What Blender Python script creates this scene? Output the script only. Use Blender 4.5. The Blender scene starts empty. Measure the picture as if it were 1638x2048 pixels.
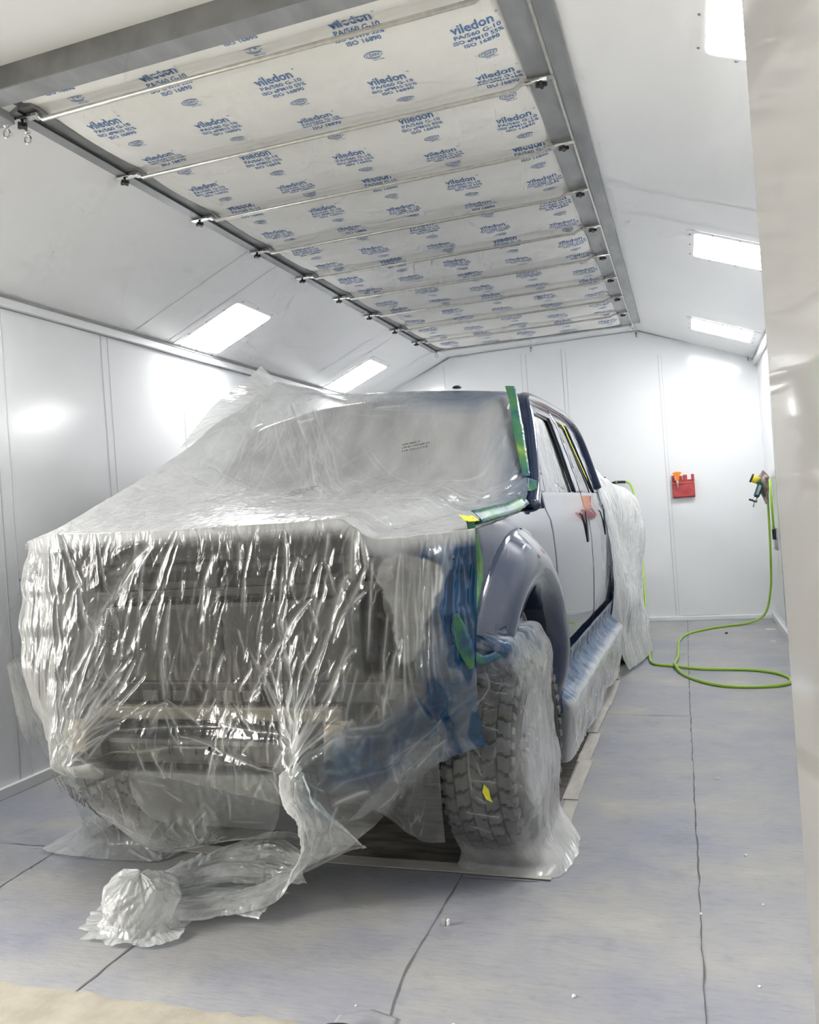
import bpy, bmesh, math, random
import numpy as np
from mathutils import Vector, Matrix
from math import pi, sin, cos, radians as rd, sqrt, atan2

C = bpy.context.scene.collection
SC = bpy.context.scene
random.seed(7)

# ------------------------------------------------------------------ materials
def new_mat(name):
    m = bpy.data.materials.new(name); m.use_nodes = True
    nt = m.node_tree; nt.nodes.clear()
    return m, nt, nt.nodes, nt.links

def principled(name, col, rough=0.5, metal=0.0, coat=0.0, spec=0.5, emis=None, es=0.0):
    m, nt, N, L = new_mat(name)
    o = N.new('ShaderNodeOutputMaterial'); p = N.new('ShaderNodeBsdfPrincipled')
    p.inputs['Base Color'].default_value = (*col, 1)
    p.inputs['Roughness'].default_value = rough
    p.inputs['Metallic'].default_value = metal
    p.inputs['Coat Weight'].default_value = coat
    p.inputs['Specular IOR Level'].default_value = spec
    if emis:
        p.inputs['Emission Color'].default_value = (*emis, 1)
        p.inputs['Emission Strength'].default_value = es
    L.new(p.outputs[0], o.inputs[0])
    m['bsdf'] = p.name
    return m

def noise_node(N, L, scale, detail=4, rough=.55, vec=None, mscale=(1, 1, 1)):
    tc = N.new('ShaderNodeTexCoord'); mp = N.new('ShaderNodeMapping')
    mp.inputs['Scale'].default_value = mscale
    L.new((vec or tc.outputs['Object']), mp.inputs[0])
    n = N.new('ShaderNodeTexNoise'); n.inputs['Scale'].default_value = scale
    n.inputs['Detail'].default_value = detail; n.inputs['Roughness'].default_value = rough
    L.new(mp.outputs[0], n.inputs['Vector'])
    return n

def ramp(N, L, src, stops):
    r = N.new('ShaderNodeValToRGB'); e = r.color_ramp.elements
    while len(e) < len(stops): e.new(.5)
    for i, (p, c) in enumerate(stops):
        e[i].position = p; e[i].color = (*c, 1)
    L.new(src, r.inputs[0]); return r

def mottled(name, c1, c2, scale, rough=.5, metal=0., bump=0., mscale=(1, 1, 1), detail=5, coat=0., lo=.35, hi=.65):
    m = principled(name, c1, rough, metal, coat)
    N, L = m.node_tree.nodes, m.node_tree.links; p = N[m['bsdf']]
    n = noise_node(N, L, scale, detail, mscale=mscale)
    r = ramp(N, L, n.outputs[0], [(lo, c1), (hi, c2)])
    L.new(r.outputs[0], p.inputs['Base Color'])
    if bump:
        b = N.new('ShaderNodeBump'); b.inputs['Strength'].default_value = bump; b.inputs['Distance'].default_value = .01
        L.new(n.outputs[0], b.inputs['Height']); L.new(b.outputs[0], p.inputs['Normal'])
    return m

M = {}
M['wall'] = mottled('white_gloss_wall_paint', (.80, .815, .83), (.83, .84, .85), 1.2, rough=.16, bump=.03)
M['ceil'] = mottled('white_ceiling_paint', (.84, .845, .84), (.86, .86, .855), 1.5, rough=.14, bump=.02)
M['seam'] = principled('grey_panel_seam', (.30, .31, .32), .6)
M['seam_soft'] = principled('pale_panel_seam', (.55, .56, .57), .5)
M['trimw'] = principled('white_trim', (.80, .805, .81), .3)
M['sealant'] = mottled('rough_white_sealant', (.70, .70, .68), (.84, .84, .82), 22, rough=.7, bump=.6)
M['galv'] = mottled('galvanised_steel', (.30, .31, .315), (.40, .41, .41), 9, rough=.42, metal=.35, bump=.05, mscale=(1, .35, 1))
M['galv_dark'] = mottled('dark_galvanised_steel', (.20, .205, .205), (.27, .275, .275), 6, rough=.5, metal=.3)
M['zinc'] = mottled('bright_zinc_bar', (.55, .54, .50), (.66, .65, .60), 30, rough=.3, metal=.6)
M['knob'] = principled('black_plastic_knob', (.02, .02, .02), .45)
M['steel'] = principled('polished_steel', (.62, .62, .62), .22, 1.0)
M['filter'] = mottled('cream_filter_fleece', (.80, .79, .745), (.84, .83, .79), 5, rough=.95, bump=.12)
M['ink'] = principled('blue_print_ink', (.10, .20, .42), .8)
M['screw'] = principled('dull_screw_head', (.25, .25, .25), .5, .5)
M['paint'] = principled('navy_metallic_wet_paint', (.010, .022, .060), .12, .05, .7)
M['paint'].node_tree.nodes[M['paint']['bsdf']].inputs['Coat Roughness'].default_value = .02
M['black'] = principled('satin_black', (.012, .012, .014), .35)
M['under'] = mottled('dark_primed_underbody', (.012, .012, .012), (.028, .027, .025), 7, rough=.6)
M['under2'] = mottled('grey_underbody_metal', (.06, .06, .058), (.10, .098, .09), 9, rough=.55, metal=.3)
M['rust'] = mottled('rusty_bracket_steel', (.26, .16, .08), (.58, .51, .40), 26, rough=.75, bump=.3)
M['tan'] = mottled('tan_crossmember', (.16, .145, .11), (.24, .22, .18), 12, rough=.6)
M['rubber'] = mottled('black_tyre_rubber', (.085, .086, .087), (.13, .13, .13), 30, rough=.78, bump=.15)
M['groove_shade'] = principled('groove_shade_rubber', (.012, .012, .013), .85)  # tyre carcass, darker than the blocks: groove shade put into the colour
M['rim'] = principled('grey_alloy_rim', (.32, .32, .33), .35, .8)
M['taupe'] = principled('taupe_backing_panel', (.034, .033, .028), .5)
M['valance'] = principled('grey_plastic_valance', (.085, .088, .088), .45)
M['tape'] = None
M['hose'] = principled('lime_green_hose', (.33, .55, .06), .35)
M['hose_end'] = principled('black_hose_sleeve', (.02, .02, .02), .4)
M['red'] = mottled('dark_red_magnetic_tray', (.42, .045, .05), (.50, .09, .09), 14, rough=.35)
M['orange'] = principled('orange_plastic', (.90, .27, .02), .4)
M['yellow'] = principled('yellow_plastic', (.85, .68, .06), .5)
M['teal'] = principled('dark_teal_gun_body', (.01, .09, .09), .25, .6)
M['rag'] = mottled('stained_rag', (.42, .35, .30), (.14, .10, .09), 22, rough=.95, bump=.6)
M['paper'] = mottled('grey_paper_strip', (.42, .40, .37), (.52, .50, .46), 6, rough=.85, bump=.1, mscale=(1, 3, 1))
M['pit'] = mottled('dark_pit_grate', (.06, .058, .052), (.16, .15, .135), 5, rough=.8, mscale=(1, 4, 1))
M['switch'] = principled('grey_switch_cover', (.38, .38, .36), .5)
M['litter'] = principled('white_scrap', (.85, .85, .83), .7)
M['ytape'] = principled('yellow_tape_scrap', (.80, .78, .05), .6)
M['print'] = principled('dark_film_print', (.10, .10, .10), .8)
M['black_rubber'] = principled('black_rubber', (.012, .010, .010), .7)
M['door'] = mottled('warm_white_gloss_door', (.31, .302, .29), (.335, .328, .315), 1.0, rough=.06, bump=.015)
M['light'] = principled('lit_diffuser', (.9, .9, .9), .5, emis=(1, 1, 1), es=15.0)

def tape_mat():
    m = principled('green_tape_with_blue_overspray', (.10, .30, .12), .28)
    N, L = m.node_tree.nodes, m.node_tree.links; p = N[m['bsdf']]
    n = noise_node(N, L, 7, 5)
    r = ramp(N, L, n.outputs[0], [(.34, (.012, .05, .12)), (.46, (.03, .14, .10)), (.62, (.07, .19, .06)), (.84, (.32, .40, .06))])
    L.new(r.outputs[0], p.inputs['Base Color'])
    n2 = noise_node(N, L, 40, 3)
    b = N.new('ShaderNodeBump'); b.inputs['Strength'].default_value = .6; b.inputs['Distance'].default_value = .006
    L.new(n2.outputs[0], b.inputs['Height']); L.new(b.outputs[0], p.inputs['Normal'])
    return m
M['tape'] = tape_mat()

def floor_mat():
    m = principled('grey_blue_floor_paper', (.38, .38, .40), .55)
    N, L = m.node_tree.nodes, m.node_tree.links; p = N[m['bsdf']]
    n = noise_node(N, L, 1.6, 8, .62, mscale=(1, 1.5, 1))
    r = ramp(N, L, n.outputs[0], [(.30, (.275, .285, .345)), (.45, (.325, .33, .355)), (.60, (.385, .382, .368)), (.72, (.455, .445, .405))])
    n2 = noise_node(N, L, 26, 6, .7, mscale=(.5, 2.4, 1))
    mx = N.new('ShaderNodeMixRGB'); mx.blend_type = 'MULTIPLY'; mx.inputs[0].default_value = .55
    r2 = ramp(N, L, n2.outputs[0], [(.28, (.66, .66, .66)), (.5, (.97, .97, .97)), (.75, (1.06, 1.06, 1.05))])
    L.new(r.outputs[0], mx.inputs[1]); L.new(r2.outputs[0], mx.inputs[2])
    n3 = noise_node(N, L, 5.5, 6, .6)
    r3 = ramp(N, L, n3.outputs[0], [(.30, (.72, .73, .78)), (.42, (1, 1, 1))])
    mx2 = N.new('ShaderNodeMixRGB'); mx2.blend_type = 'MULTIPLY'; mx2.inputs[0].default_value = .5
    L.new(mx.outputs[0], mx2.inputs[1]); L.new(r3.outputs[0], mx2.inputs[2])
    L.new(mx2.outputs[0], p.inputs['Base Color'])
    rr = N.new('ShaderNodeMapRange'); rr.inputs['To Min'].default_value = .38; rr.inputs['To Max'].default_value = .62
    L.new(n.outputs[0], rr.inputs['Value']); L.new(rr.outputs[0], p.inputs['Roughness'])
    b = N.new('ShaderNodeBump'); b.inputs['Strength'].default_value = .18; b.inputs['Distance'].default_value = .01
    L.new(n2.outputs[0], b.inputs['Height']); L.new(b.outputs[0], p.inputs['Normal'])
    return m
M['floor'] = floor_mat()
M['concrete'] = mottled('cream_concrete', (.34, .315, .25), (.43, .40, .325), 9, rough=.85, bump=.35, detail=8)

def film_mat(name, bumps=1.0, fine=60.0, tint=(.93, .95, .95), rough=.12, crease=.26, trl=.42):
    """thin polythene sheet: clear, scattering and glossy; 'dens' = how milky/folded, 'spray' = blue overspray"""
    m, nt, N, L = new_mat(name)
    o = N.new('ShaderNodeOutputMaterial')
    ad = N.new('ShaderNodeAttribute'); ad.attribute_name = 'dens'
    asp = N.new('ShaderNodeAttribute'); asp.attribute_name = 'spray'
    auv = N.new('ShaderNodeAttribute'); auv.attribute_name = 'st'
    mp = N.new('ShaderNodeMapping'); mp.inputs['Scale'].default_value = (1, .45, 1)
    L.new(auv.outputs['Vector'], mp.inputs[0])
    nw = N.new('ShaderNodeTexNoise'); nw.inputs['Scale'].default_value = fine * .22; nw.inputs['Detail'].default_value = 7
    nw.inputs['Distortion'].default_value = 1.4
    L.new(mp.outputs[0], nw.inputs['Vector'])
    vo = N.new('ShaderNodeTexVoronoi'); vo.inputs['Scale'].default_value = fine * .5
    vo.feature = 'F1'
    va = N.new('ShaderNodeVectorMath'); va.operation = 'ADD'
    vs = N.new('ShaderNodeVectorMath'); vs.operation = 'SCALE'; vs.inputs['Scale'].default_value = .05
    L.new(nw.outputs['Color'], vs.inputs[0]); L.new(mp.outputs[0], va.inputs[0]); L.new(vs.outputs[0], va.inputs[1])
    L.new(va.outputs[0], vo.inputs['Vector'])
    ma = N.new('ShaderNodeMath'); ma.operation = 'MULTIPLY_ADD'
    L.new(vo.outputs['Distance'], ma.inputs[0]); ma.inputs[1].default_value = .5; L.new(nw.outputs[0], ma.inputs[2])
    b = N.new('ShaderNodeBump'); b.inputs['Strength'].default_value = .55 * bumps; b.inputs['Distance'].default_value = .012
    L.new(ma.outputs[0], b.inputs['Height'])
    # body
    bc = N.new('ShaderNodeMixRGB'); bc.inputs[1].default_value = (.90, .91, .90, 1); bc.inputs[2].default_value = (.005, .065, .18, 1)
    L.new(asp.outputs['Fac'], bc.inputs[0])
    tc = N.new('ShaderNodeMixRGB'); tc.inputs[1].default_value = (*tint, 1); tc.inputs[2].default_value = (.08, .33, .52, 1)
    L.new(asp.outputs['Fac'], tc.inputs[0])
    df = N.new('ShaderNodeBsdfDiffuse'); tl = N.new('ShaderNodeBsdfTranslucent')
    for s in (df, tl): L.new(bc.outputs[0], s.inputs[0]); L.new(b.outputs[0], s.inputs['Normal'])
    body = N.new('ShaderNodeMixShader'); body.inputs[0].default_value = trl
    L.new(df.outputs[0], body.inputs[1]); L.new(tl.outputs[0], body.inputs[2])
    tr = N.new('ShaderNodeBsdfTransparent'); L.new(tc.outputs[0], tr.inputs[0])
    # opacity = dens + spray*.35 + facing^3*.3
    lw = N.new('ShaderNodeLayerWeight'); lw.inputs[0].default_value = .5; L.new(b.outputs[0], lw.inputs['Normal'])
    def mth(op, a, bb, clamp=False):
        n = N.new('ShaderNodeMath'); n.operation = op; n.use_clamp = clamp
        for i, x in enumerate((a, bb)):
            if isinstance(x, (int, float)): n.inputs[i].default_value = x
            else: L.new(x, n.inputs[i])
        return n.outputs[0]
    f = lw.outputs['Facing']
    f3 = mth('POWER', f, 3.0)
    n4 = N.new('ShaderNodeTexNoise'); n4.inputs['Scale'].default_value = fine * .12; n4.inputs['Detail'].default_value = 6
    L.new(mp.outputs[0], n4.inputs['Vector'])
    var = mth('MULTIPLY_ADD', n4.outputs[0], .0)
    var = mth('SUBTRACT', n4.outputs[0], .5)
    mp2 = N.new('ShaderNodeMapping'); mp2.inputs['Scale'].default_value = (1, .38, 1); mp2.inputs['Rotation'].default_value = (0, 0, .22)
    L.new(auv.outputs['Vector'], mp2.inputs[0])
    n5 = N.new('ShaderNodeTexNoise'); n5.inputs['Scale'].default_value = fine * .20; n5.inputs['Detail'].default_value = 3; n5.inputs['Distortion'].default_value = .25
    L.new(mp2.outputs[0], n5.inputs['Vector'])
    cr = mth('SUBTRACT', 1.0, mth('MULTIPLY', mth('ABSOLUTE', mth('SUBTRACT', n5.outputs[0], .5), 0), 30.0), True)
    gate = mth('MULTIPLY', mth('SUBTRACT', n4.outputs[0], .46), 5.0, True)
    cr = mth('MULTIPLY', cr, gate)
    op = mth('ADD', ad.outputs['Fac'], mth('MULTIPLY', asp.outputs['Fac'], .55))
    op = mth('ADD', op, mth('MULTIPLY', mth('MULTIPLY', cr, crease), mth('SUBTRACT', 1.0, mth('MULTIPLY', ad.outputs['Fac'], 1.4), True)))
    op = mth('ADD', op, mth('MULTIPLY', f3, .30))
    op = mth('ADD', op, mth('MULTIPLY', var, mth('MULTIPLY', ad.outputs['Fac'], .9)))
    op = mth('MINIMUM', mth('MAXIMUM', op, .03), .97)
    mix = N.new('ShaderNodeMixShader'); L.new(op, mix.inputs[0]); L.new(tr.outputs[0], mix.inputs[1]); L.new(body.outputs[0], mix.inputs[2])
    gl = N.new('ShaderNodeBsdfGlossy'); gl.inputs['Roughness'].default_value = rough; gl.inputs[0].default_value = (1, 1, 1, 1)
    L.new(b.outputs[0], gl.inputs['Normal'])
    f5 = mth('POWER', f, 4.0)
    fr = mth('ADD', mth('MULTIPLY', f5, .80), .05, True)
    mix2 = N.new('ShaderNodeMixShader'); L.new(fr, mix2.inputs[0]); L.new(mix.outputs[0], mix2.inputs[1]); L.new(gl.outputs[0], mix2.inputs[2])
    L.new(mix2.outputs[0], o.inputs[0])
    return m
M['film'] = film_mat('clear_masking_film', 1.0, 62, rough=.165)
M['film_soft'] = film_mat('soft_masking_film', .7, 26, rough=.2, crease=.12, trl=.15)
M['film_fine'] = film_mat('crinkled_masking_film', 1.3, 95, rough=.10)

# ------------------------------------------------------------------ object helpers
def link(name, me, parent=None):
    o = bpy.data.objects.new(name, me); C.objects.link(o)
    if parent: o.parent = parent
    return o

def mesh(name, V, F, mats, parent=None, smooth=False, mi=None):
    me = bpy.data.meshes.new(name)
    me.from_pydata([tuple(v) for v in V], [], F)
    for m in (mats if isinstance(mats, (list, tuple)) else [mats]): me.materials.append(m)
    if mi is not None: me.polygons.foreach_set('material_index', mi)
    if smooth: me.polygons.foreach_set('use_smooth', [True] * len(me.polygons))
    me.update()
    return link(name, me, parent)

def tag(o, label, cat=None, group=None, kind=None):
    if label: o['label'] = label
    if cat: o['category'] = cat
    if group: o['group'] = group
    if kind: o['kind'] = kind
    return o

def empty(name, loc=(0, 0, 0), rz=0, label=None, cat=None, group=None, rot=None):
    o = bpy.data.objects.new(name, None); C.objects.link(o)
    o.location = loc; o.rotation_euler = rot or (0, 0, rz); o.empty_display_size = .1
    return tag(o, label, cat, group)

def copy_tree(o, parent=None):
    c = o.copy(); C.objects.link(c); c.parent = parent
    for ch in list(o.children): copy_tree(ch, c)
    return c

def struct(o):
    o['kind'] = 'structure'; return o

class MB:
    def __init__(s): s.V, s.F, s.m, s.cur, s.sm = [], [], [], 0, []
    def add(s, V, F, smooth=False):
        b = len(s.V); s.V += [tuple(v) for v in V]; s.F += [tuple(i + b for i in f) for f in F]
        s.m += [s.cur] * len(F); s.sm += [smooth] * len(F); return s
    def mat(s, i): s.cur = i; return s
    def box(s, c, d, R=None, bev=0.0):
        x, y, z = d[0] / 2, d[1] / 2, d[2] / 2
        bev = min(bev, x * .9, y * .9, z * .9)
        if bev <= 0:
            V = [(i * x, j * y, k * z) for i in (-1, 1) for j in (-1, 1) for k in (-1, 1)]
            F = [(0, 1, 3, 2), (4, 6, 7, 5), (0, 4, 5, 1), (2, 3, 7, 6), (0, 2, 6, 4), (1, 5, 7, 3)]
        else:
            bm = bmesh.new(); bmesh.ops.create_cube(bm, size=1)
            for v in bm.verts: v.co = Vector((v.co.x * 2 * x, v.co.y * 2 * y, v.co.z * 2 * z))
            bmesh.ops.bevel(bm, geom=list(bm.edges), offset=bev, segments=2, affect='EDGES', profile=.5)
            bm.verts.index_update()
            V = [tuple(v.co) for v in bm.verts]; F = [tuple(v.index for v in f.verts) for f in bm.faces]; bm.free()
        if R is not None: V = [R @ Vector(v) for v in V]
        V = [(v[0] + c[0], v[1] + c[1], v[2] + c[2]) for v in V]
        return s.add(V, F)
    def bb(s, a, b, bev=0.0):
        return s.box([(a[i] + b[i]) / 2 for i in range(3)], [abs(b[i] - a[i]) for i in range(3)], None, bev)
    def tube(s, P, r, n=10, cap=True, smooth=True, sc=(1, 1)):
        P = [Vector(p) for p in P]; m = len(P)
        rr = r if isinstance(r, (list, tuple)) else [r] * m
        V, F = [], []; up = None
        for i in range(m):
            t = (P[min(i + 1, m - 1)] - P[max(i - 1, 0)]).normalized()
            if up is None:
                up = Vector((0, 0, 1)) if abs(t.z) < .9 else Vector((1, 0, 0))
            a = t.cross(up); a = a.normalized() if a.length > 1e-6 else Vector((1, 0, 0)); up = a.cross(t).normalized()
            for k in range(n):
                q = 2 * pi * k / n
                V.append(P[i] + a * (cos(q) * rr[i] * sc[0]) + up * (sin(q) * rr[i] * sc[1]))
        for i in range(m - 1):
            for k in range(n):
                F.append((i * n + k, i * n + (k + 1) % n, (i + 1) * n + (k + 1) % n, (i + 1) * n + k))
        if cap: F.append(tuple(range(n))[::-1]); F.append(tuple((m - 1) * n + k for k in range(n)))
        return s.add(V, F, smooth)
    def lathe(s, prof, n=24, M4=None, cap=True, smooth=True):
        V, F = [], []
        for r, z in prof:
            for k in range(n):
                v = Vector((r * cos(2 * pi * k / n), r * sin(2 * pi * k / n), z)); V.append(M4 @ v if M4 is not None else v)
        for i in range(len(prof) - 1):
            for k in range(n):
                F.append((i * n + k, i * n + (k + 1) % n, (i + 1) * n + (k + 1) % n, (i + 1) * n + k))
        if cap: F.append(tuple(range(n))[::-1]); F.append(tuple((len(prof) - 1) * n + k for k in range(n)))
        return s.add(V, F, smooth)
    def quad(s, a, b, c, d): return s.add([a, b, c, d], [(0, 1, 2, 3)])
    def build(s, name, mats, parent=None, loc=None):
        o = mesh(name, s.V, s.F, mats, parent, mi=s.m)
        o.data.polygons.foreach_set('use_smooth', s.sm)
        if loc: o.location = loc
        return o

def smooth_path(P, n=8):
    P = [Vector(p) for p in P]; out = []
    for i in range(len(P) - 1):
        a, b, c, d = P[max(i - 1, 0)], P[i], P[i + 1], P[min(i + 2, len(P) - 1)]
        for k in range(n):
            t = k / n
            out.append(.5 * ((2 * b) + (c - a) * t + (2 * a - 5 * b + 4 * c - d) * t * t + (3 * b - a - 3 * c + d) * t ** 3))
    out.append(P[-1]); return out

# ------------------------------------------------------------------ the booth
XL, XR, YB, ZE = -3.68, .82, 9.75, 2.82      # left wall, right wall, back wall, eaves
YF = 2.06                                    # booth threshold
KL, KR, ZK = (-2.62, 3.28), (-.40, 3.30), 3.30

o = mesh('floor', [(XL, YF, 0), (XR, YF, 0), (XR, YB, 0), (XL, YB, 0)], [(0, 1, 2, 3)], M['floor']); struct(o)
# outside apron, a little below, cream concrete with a broken edge
random.seed(3)
ed = [(-7 + i * .05, YF + .006 * random.uniform(-1, 1) + (.012 if random.random() > .8 else 0)) for i in range(260)]
V = [(x, y, .004) for x, y in ed] + [(x, -6, .004) for x, y in ed] + [(x, y, -.03) for x, y in ed]
n = len(ed)
F = [(i, i + 1, n + i + 1, n + i)[::-1] for i in range(n - 1)] + [(i, 2 * n + i, 2 * n + i + 1, i + 1)[::-1] for i in range(n - 1)]
o = mesh('floor_threshold', V, F, M['concrete']); struct(o)
# floor seams: thin irregular dark joints in the floor paper
def seam(name, pts, w=.006, wob=.004, z=.0015, mat='seam'):
    mb = MB(); P = []
    for (a, b) in zip(pts[:-1], pts[1:]):
        n = max(2, int((Vector(b) - Vector(a)).length / .05))
        for i in range(n): P.append(Vector(a).lerp(Vector(b), i / n))
    P.append(Vector(pts[-1]))
    V, F = [], []
    for i, p in enumerate(P):
        t = (P[min(i + 1, len(P) - 1)] - P[max(i - 1, 0)]).normalized(); nn = Vector((-t.y, t.x))
        ww = w * random.uniform(.25, 1.0) * .5; q = p + nn * random.uniform(-wob, wob)
        V += [(q.x + nn.x * ww, q.y + nn.y * ww, z), (q.x - nn.x * ww, q.y - nn.y * ww, z)]
    for i in range(len(P) - 1): F.append((2 * i, 2 * i + 1, 2 * i + 3, 2 * i + 2))
    return struct(mesh(name, V, F, M[mat]))
M['joint'] = principled('dark_floor_joint', (.13, .13, .135), .8)
seam('trim_1', [(-.085, YB), (-.075, 6), (-.06, 4), (-.045, YF)], .0075, .003, mat='joint')
seam('trim_2', [(-.915, 3.06), (-.92, 2.4), (-.90, 2.22), (-.86, YF)], .010, .002, mat='joint')
seam('trim_3', [(-1.89, 2.42), (-1.893, YF)], .012, .003, mat='joint')
seam('trim_4', [(-2.80, 3.06), (-2.765, 2.64), (-2.76, YF)], .009, .003, mat='joint')
seam('trim_5', [(-3.66, 3.04), (-2.79, 3.04)], .007, .003, mat='joint')
seam('trim_6', [(-.62, 5.54), (-.08, 5.50)], .008, .002, mat='joint')
seam('trim_7', [(-.62, 3.05), (-.915, 3.03)], .006, .003, mat='joint')

def wall(name, poly, mat=M['wall']):
    return struct(mesh(name, poly, [tuple(range(len(poly)))], mat))

mb = MB()
mb.quad((XL, YF, 0), (XL, YB, 0), (XL, YB, ZE), (XL, YF, ZE))
mb.mat(1)
for y, w in ((3.715, .010), (3.80, .004), (4.665, .009), (4.735, .004), (5.60, .004), (6.19, .004), (7.6, .008), (8.5, .004)):
    mb.bb((XL - .002, y - w / 2, 0.05), (XL + .0025, y + w / 2, ZE - .05))
o = mb.build('wall_left', [M['wall'], M['seam_soft']]); struct(o)
mb = MB()
mb.quad((XR, YF - .0, 0), (XR, YF, ZE), (XR, YB, ZE), (XR, YB, 0))
mb.mat(1)
for y in (8.62, 8.50, 6.2, 4.1): mb.bb((XR - .0025, y, 0.05), (XR + .002, y + .006, ZE - .05))
o = mb.build('wall_right', [M['wall'], M['seam']]); struct(o)
mb = MB()
mb.add([(XL, YB, 0), (XR, YB, 0), (XR, YB, ZE), (KR[0], YB, ZK), (KL[0], YB, KL[1]), (XL, YB, ZE)], [(0, 1, 2, 3, 4, 5)])
mb.mat(1)
for x, w in ((-.200, .007), (-.165, .004), (-1.27, .006), (-1.225, .004), (-1.75, .004), (-1.69, .006), (-2.7, .004)):
    mb.bb((x - w / 2, YB - .0025, .06), (x + w / 2, YB + .002, 3.0 if x > -.25 else 3.2))
mb.bb((-.14, YB - .003, .052), (.235, YB + .002, .058)); mb.bb((.235, YB - .003, .045), (.24, YB + .002, .07))
o = mb.build('wall_back', [M['wall'], M['seam_soft']]); struct(o)
# baseboards
def bbx(name, a, b, mat='trimw'): return struct(MB().bb(a, b, .004).build(name, M[mat]))
bbx('baseboard_left', (XL, YF, 0), (XL + .03, YB, .06))
bbx('baseboard_right', (XR - .03, YF, 0), (XR, YB, .06))
bbx('baseboard_back', (XL + .03, YB - .025, 0), (XR - .03, YB, .045))

# ceiling: two slopes, the flat strip behind the filter bed and the strip in front of it
FX0, FX1, FY0, FY1, ZF = -2.66, -.43, 2.93, 9.20, 3.28
YC = YF - .9
mb = MB()
def slope(xa, za, xb, zb, side):
    # seams across the slope are thin strips
    mb.mat(0)
    q = [(xa, YC, za), (xa, YB, za), (xb, YB, zb), (xb, YC, zb)]
    mb.add(q if side > 0 else q[::-1], [(0, 1, 2, 3)])
slope(XL, ZE, KL[0], KL[1], 1)
slope(XR, ZE, KR[0], KR[1], -1)
mb.add([(KL[0], FY1 + .05, KL[1]), (KR[0], FY1 + .05, ZK), (KR[0], YB, ZK), (KL[0], YB, KL[1])][::-1], [(0, 1, 2, 3)])
mb.add([(KL[0], YC, KL[1] + .06), (KR[0], YC, ZK + .045), (KR[0], 2.72, ZK + .045), (KL[0], 2.72, KL[1] + .06)][::-1], [(0, 1, 2, 3)])
mb.add([(KL[0], YC, KL[1]), (KL[0], 2.72, KL[1]), (KL[0], 2.72, KL[1] + .06), (KL[0], YC, KL[1] + .06)], [(0, 1, 2, 3)])
mb.add([(KR[0], YC, ZK), (KR[0], 2.72, ZK), (KR[0], 2.72, ZK + .045), (KR[0], YC, ZK + .045)], [(0, 1, 2, 3)])
mb.mat(1)
def slseam(y, w, side):
    if side < 0: a, b = Vector((XL, y, ZE)), Vector((KL[0], y, KL[1]))
    else: a, b = Vector((XR, y, ZE)), Vector((KR[0] - .02, y, ZK))
    n = Vector((0, 0, -.0025))
    mb.add([a + n, b + n, b + n + Vector((0, w, 0)), a + n + Vector((0, w, 0))], [(0, 1, 2, 3)])
for y in (4.97, 5.37, 7.72, 8.02): slseam(y, .006, -1)
for y in (5.02, 5.47, 7.75): slseam(y, .006, 1)
slseam(9.1, .008, 1); slseam(9.15, .008, -1)
o = mb.build('ceiling', [M['ceil'], M['seam_soft']]); struct(o)
# eave trims on both sides and at the back gable
def bar_between(a, b, w, h, name, mat='trimw', extra=None):
    a, b = Vector(a), Vector(b); d = (b - a); R = d.to_track_quat('X', 'Z').to_matrix()
    mb = MB(); mb.box((a + b) / 2, (d.length, w, h), R, .003)
    return struct(mb.build(name, M[mat]))
mb = MB(); mb.bb((XL, YF, ZE - .055), (XL + .035, YB, ZE), .003); mb.mat(1)
mb.bb((XL + .034, YF, ZE - .004), (XL + .042, YB, ZE + .006)); mb.bb((XL, YF, ZE - .060), (XL + .004, YB, ZE - .054))
struct(mb.build('trim_8', [M['trimw'], M['seam']]))
mb = MB(); mb.bb((XR - .04, YF, ZE - .06), (XR, YB, ZE), .003); mb.mat(1)
mb.bb((XR - .046, YF, ZE - .004), (XR - .038, YB, ZE + .004))
struct(mb.build('trim_9', [M['trimw'], M['seam']]))
bar_between((XL, YB - .01, ZE + .02), (KL[0], YB - .01, KL[1] - .005), .02, .012, 'trim_10', 'seam')
bar_between((XR, YB - .01, ZE + .02), (KR[0], YB - .01, ZK - .005), .02, .012, 'trim_11', 'seam')
bar_between((KL[0], YB - .01, KL[1] - .006), (KR[0], YB - .01, ZK - .006), .02, .008, 'trim_12', 'seam_soft')
# walls of the building in front of the opening, left and right of the doorway, beyond the frame
mb = MB(); mb.bb((XR, YF - .05, 0), (XR + 2.5, YF, 4.2)); struct(mb.build('wall_front', M['wall']))
mb = MB(); mb.bb((XL - 2.5, YF - .05, 0), (XL, YF, 4.2)); struct(mb.build('wall_front_left', M['wall']))

# folding door leaf standing open on the right of the opening
mb = MB()
a = Vector((.19, 2.05)); b = Vector((.40, .35)); d = (b - a); L_ = d.length; R = Matrix.Rotation(atan2(d.y, d.x), 3, 'Z')
mid = (a + b) / 2; nrm = Vector((-d.y, d.x)).normalized()
mb.box((mid.x - .025 * (1 if nrm.x < 0 else -1) * nrm.x * 0 + .0, mid.y, 1.62), (L_, .05, 3.20), R, .012)
o = mb.build('door_1', M['door']); struct(o)
o.location = (.028, 0, 0)

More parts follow.
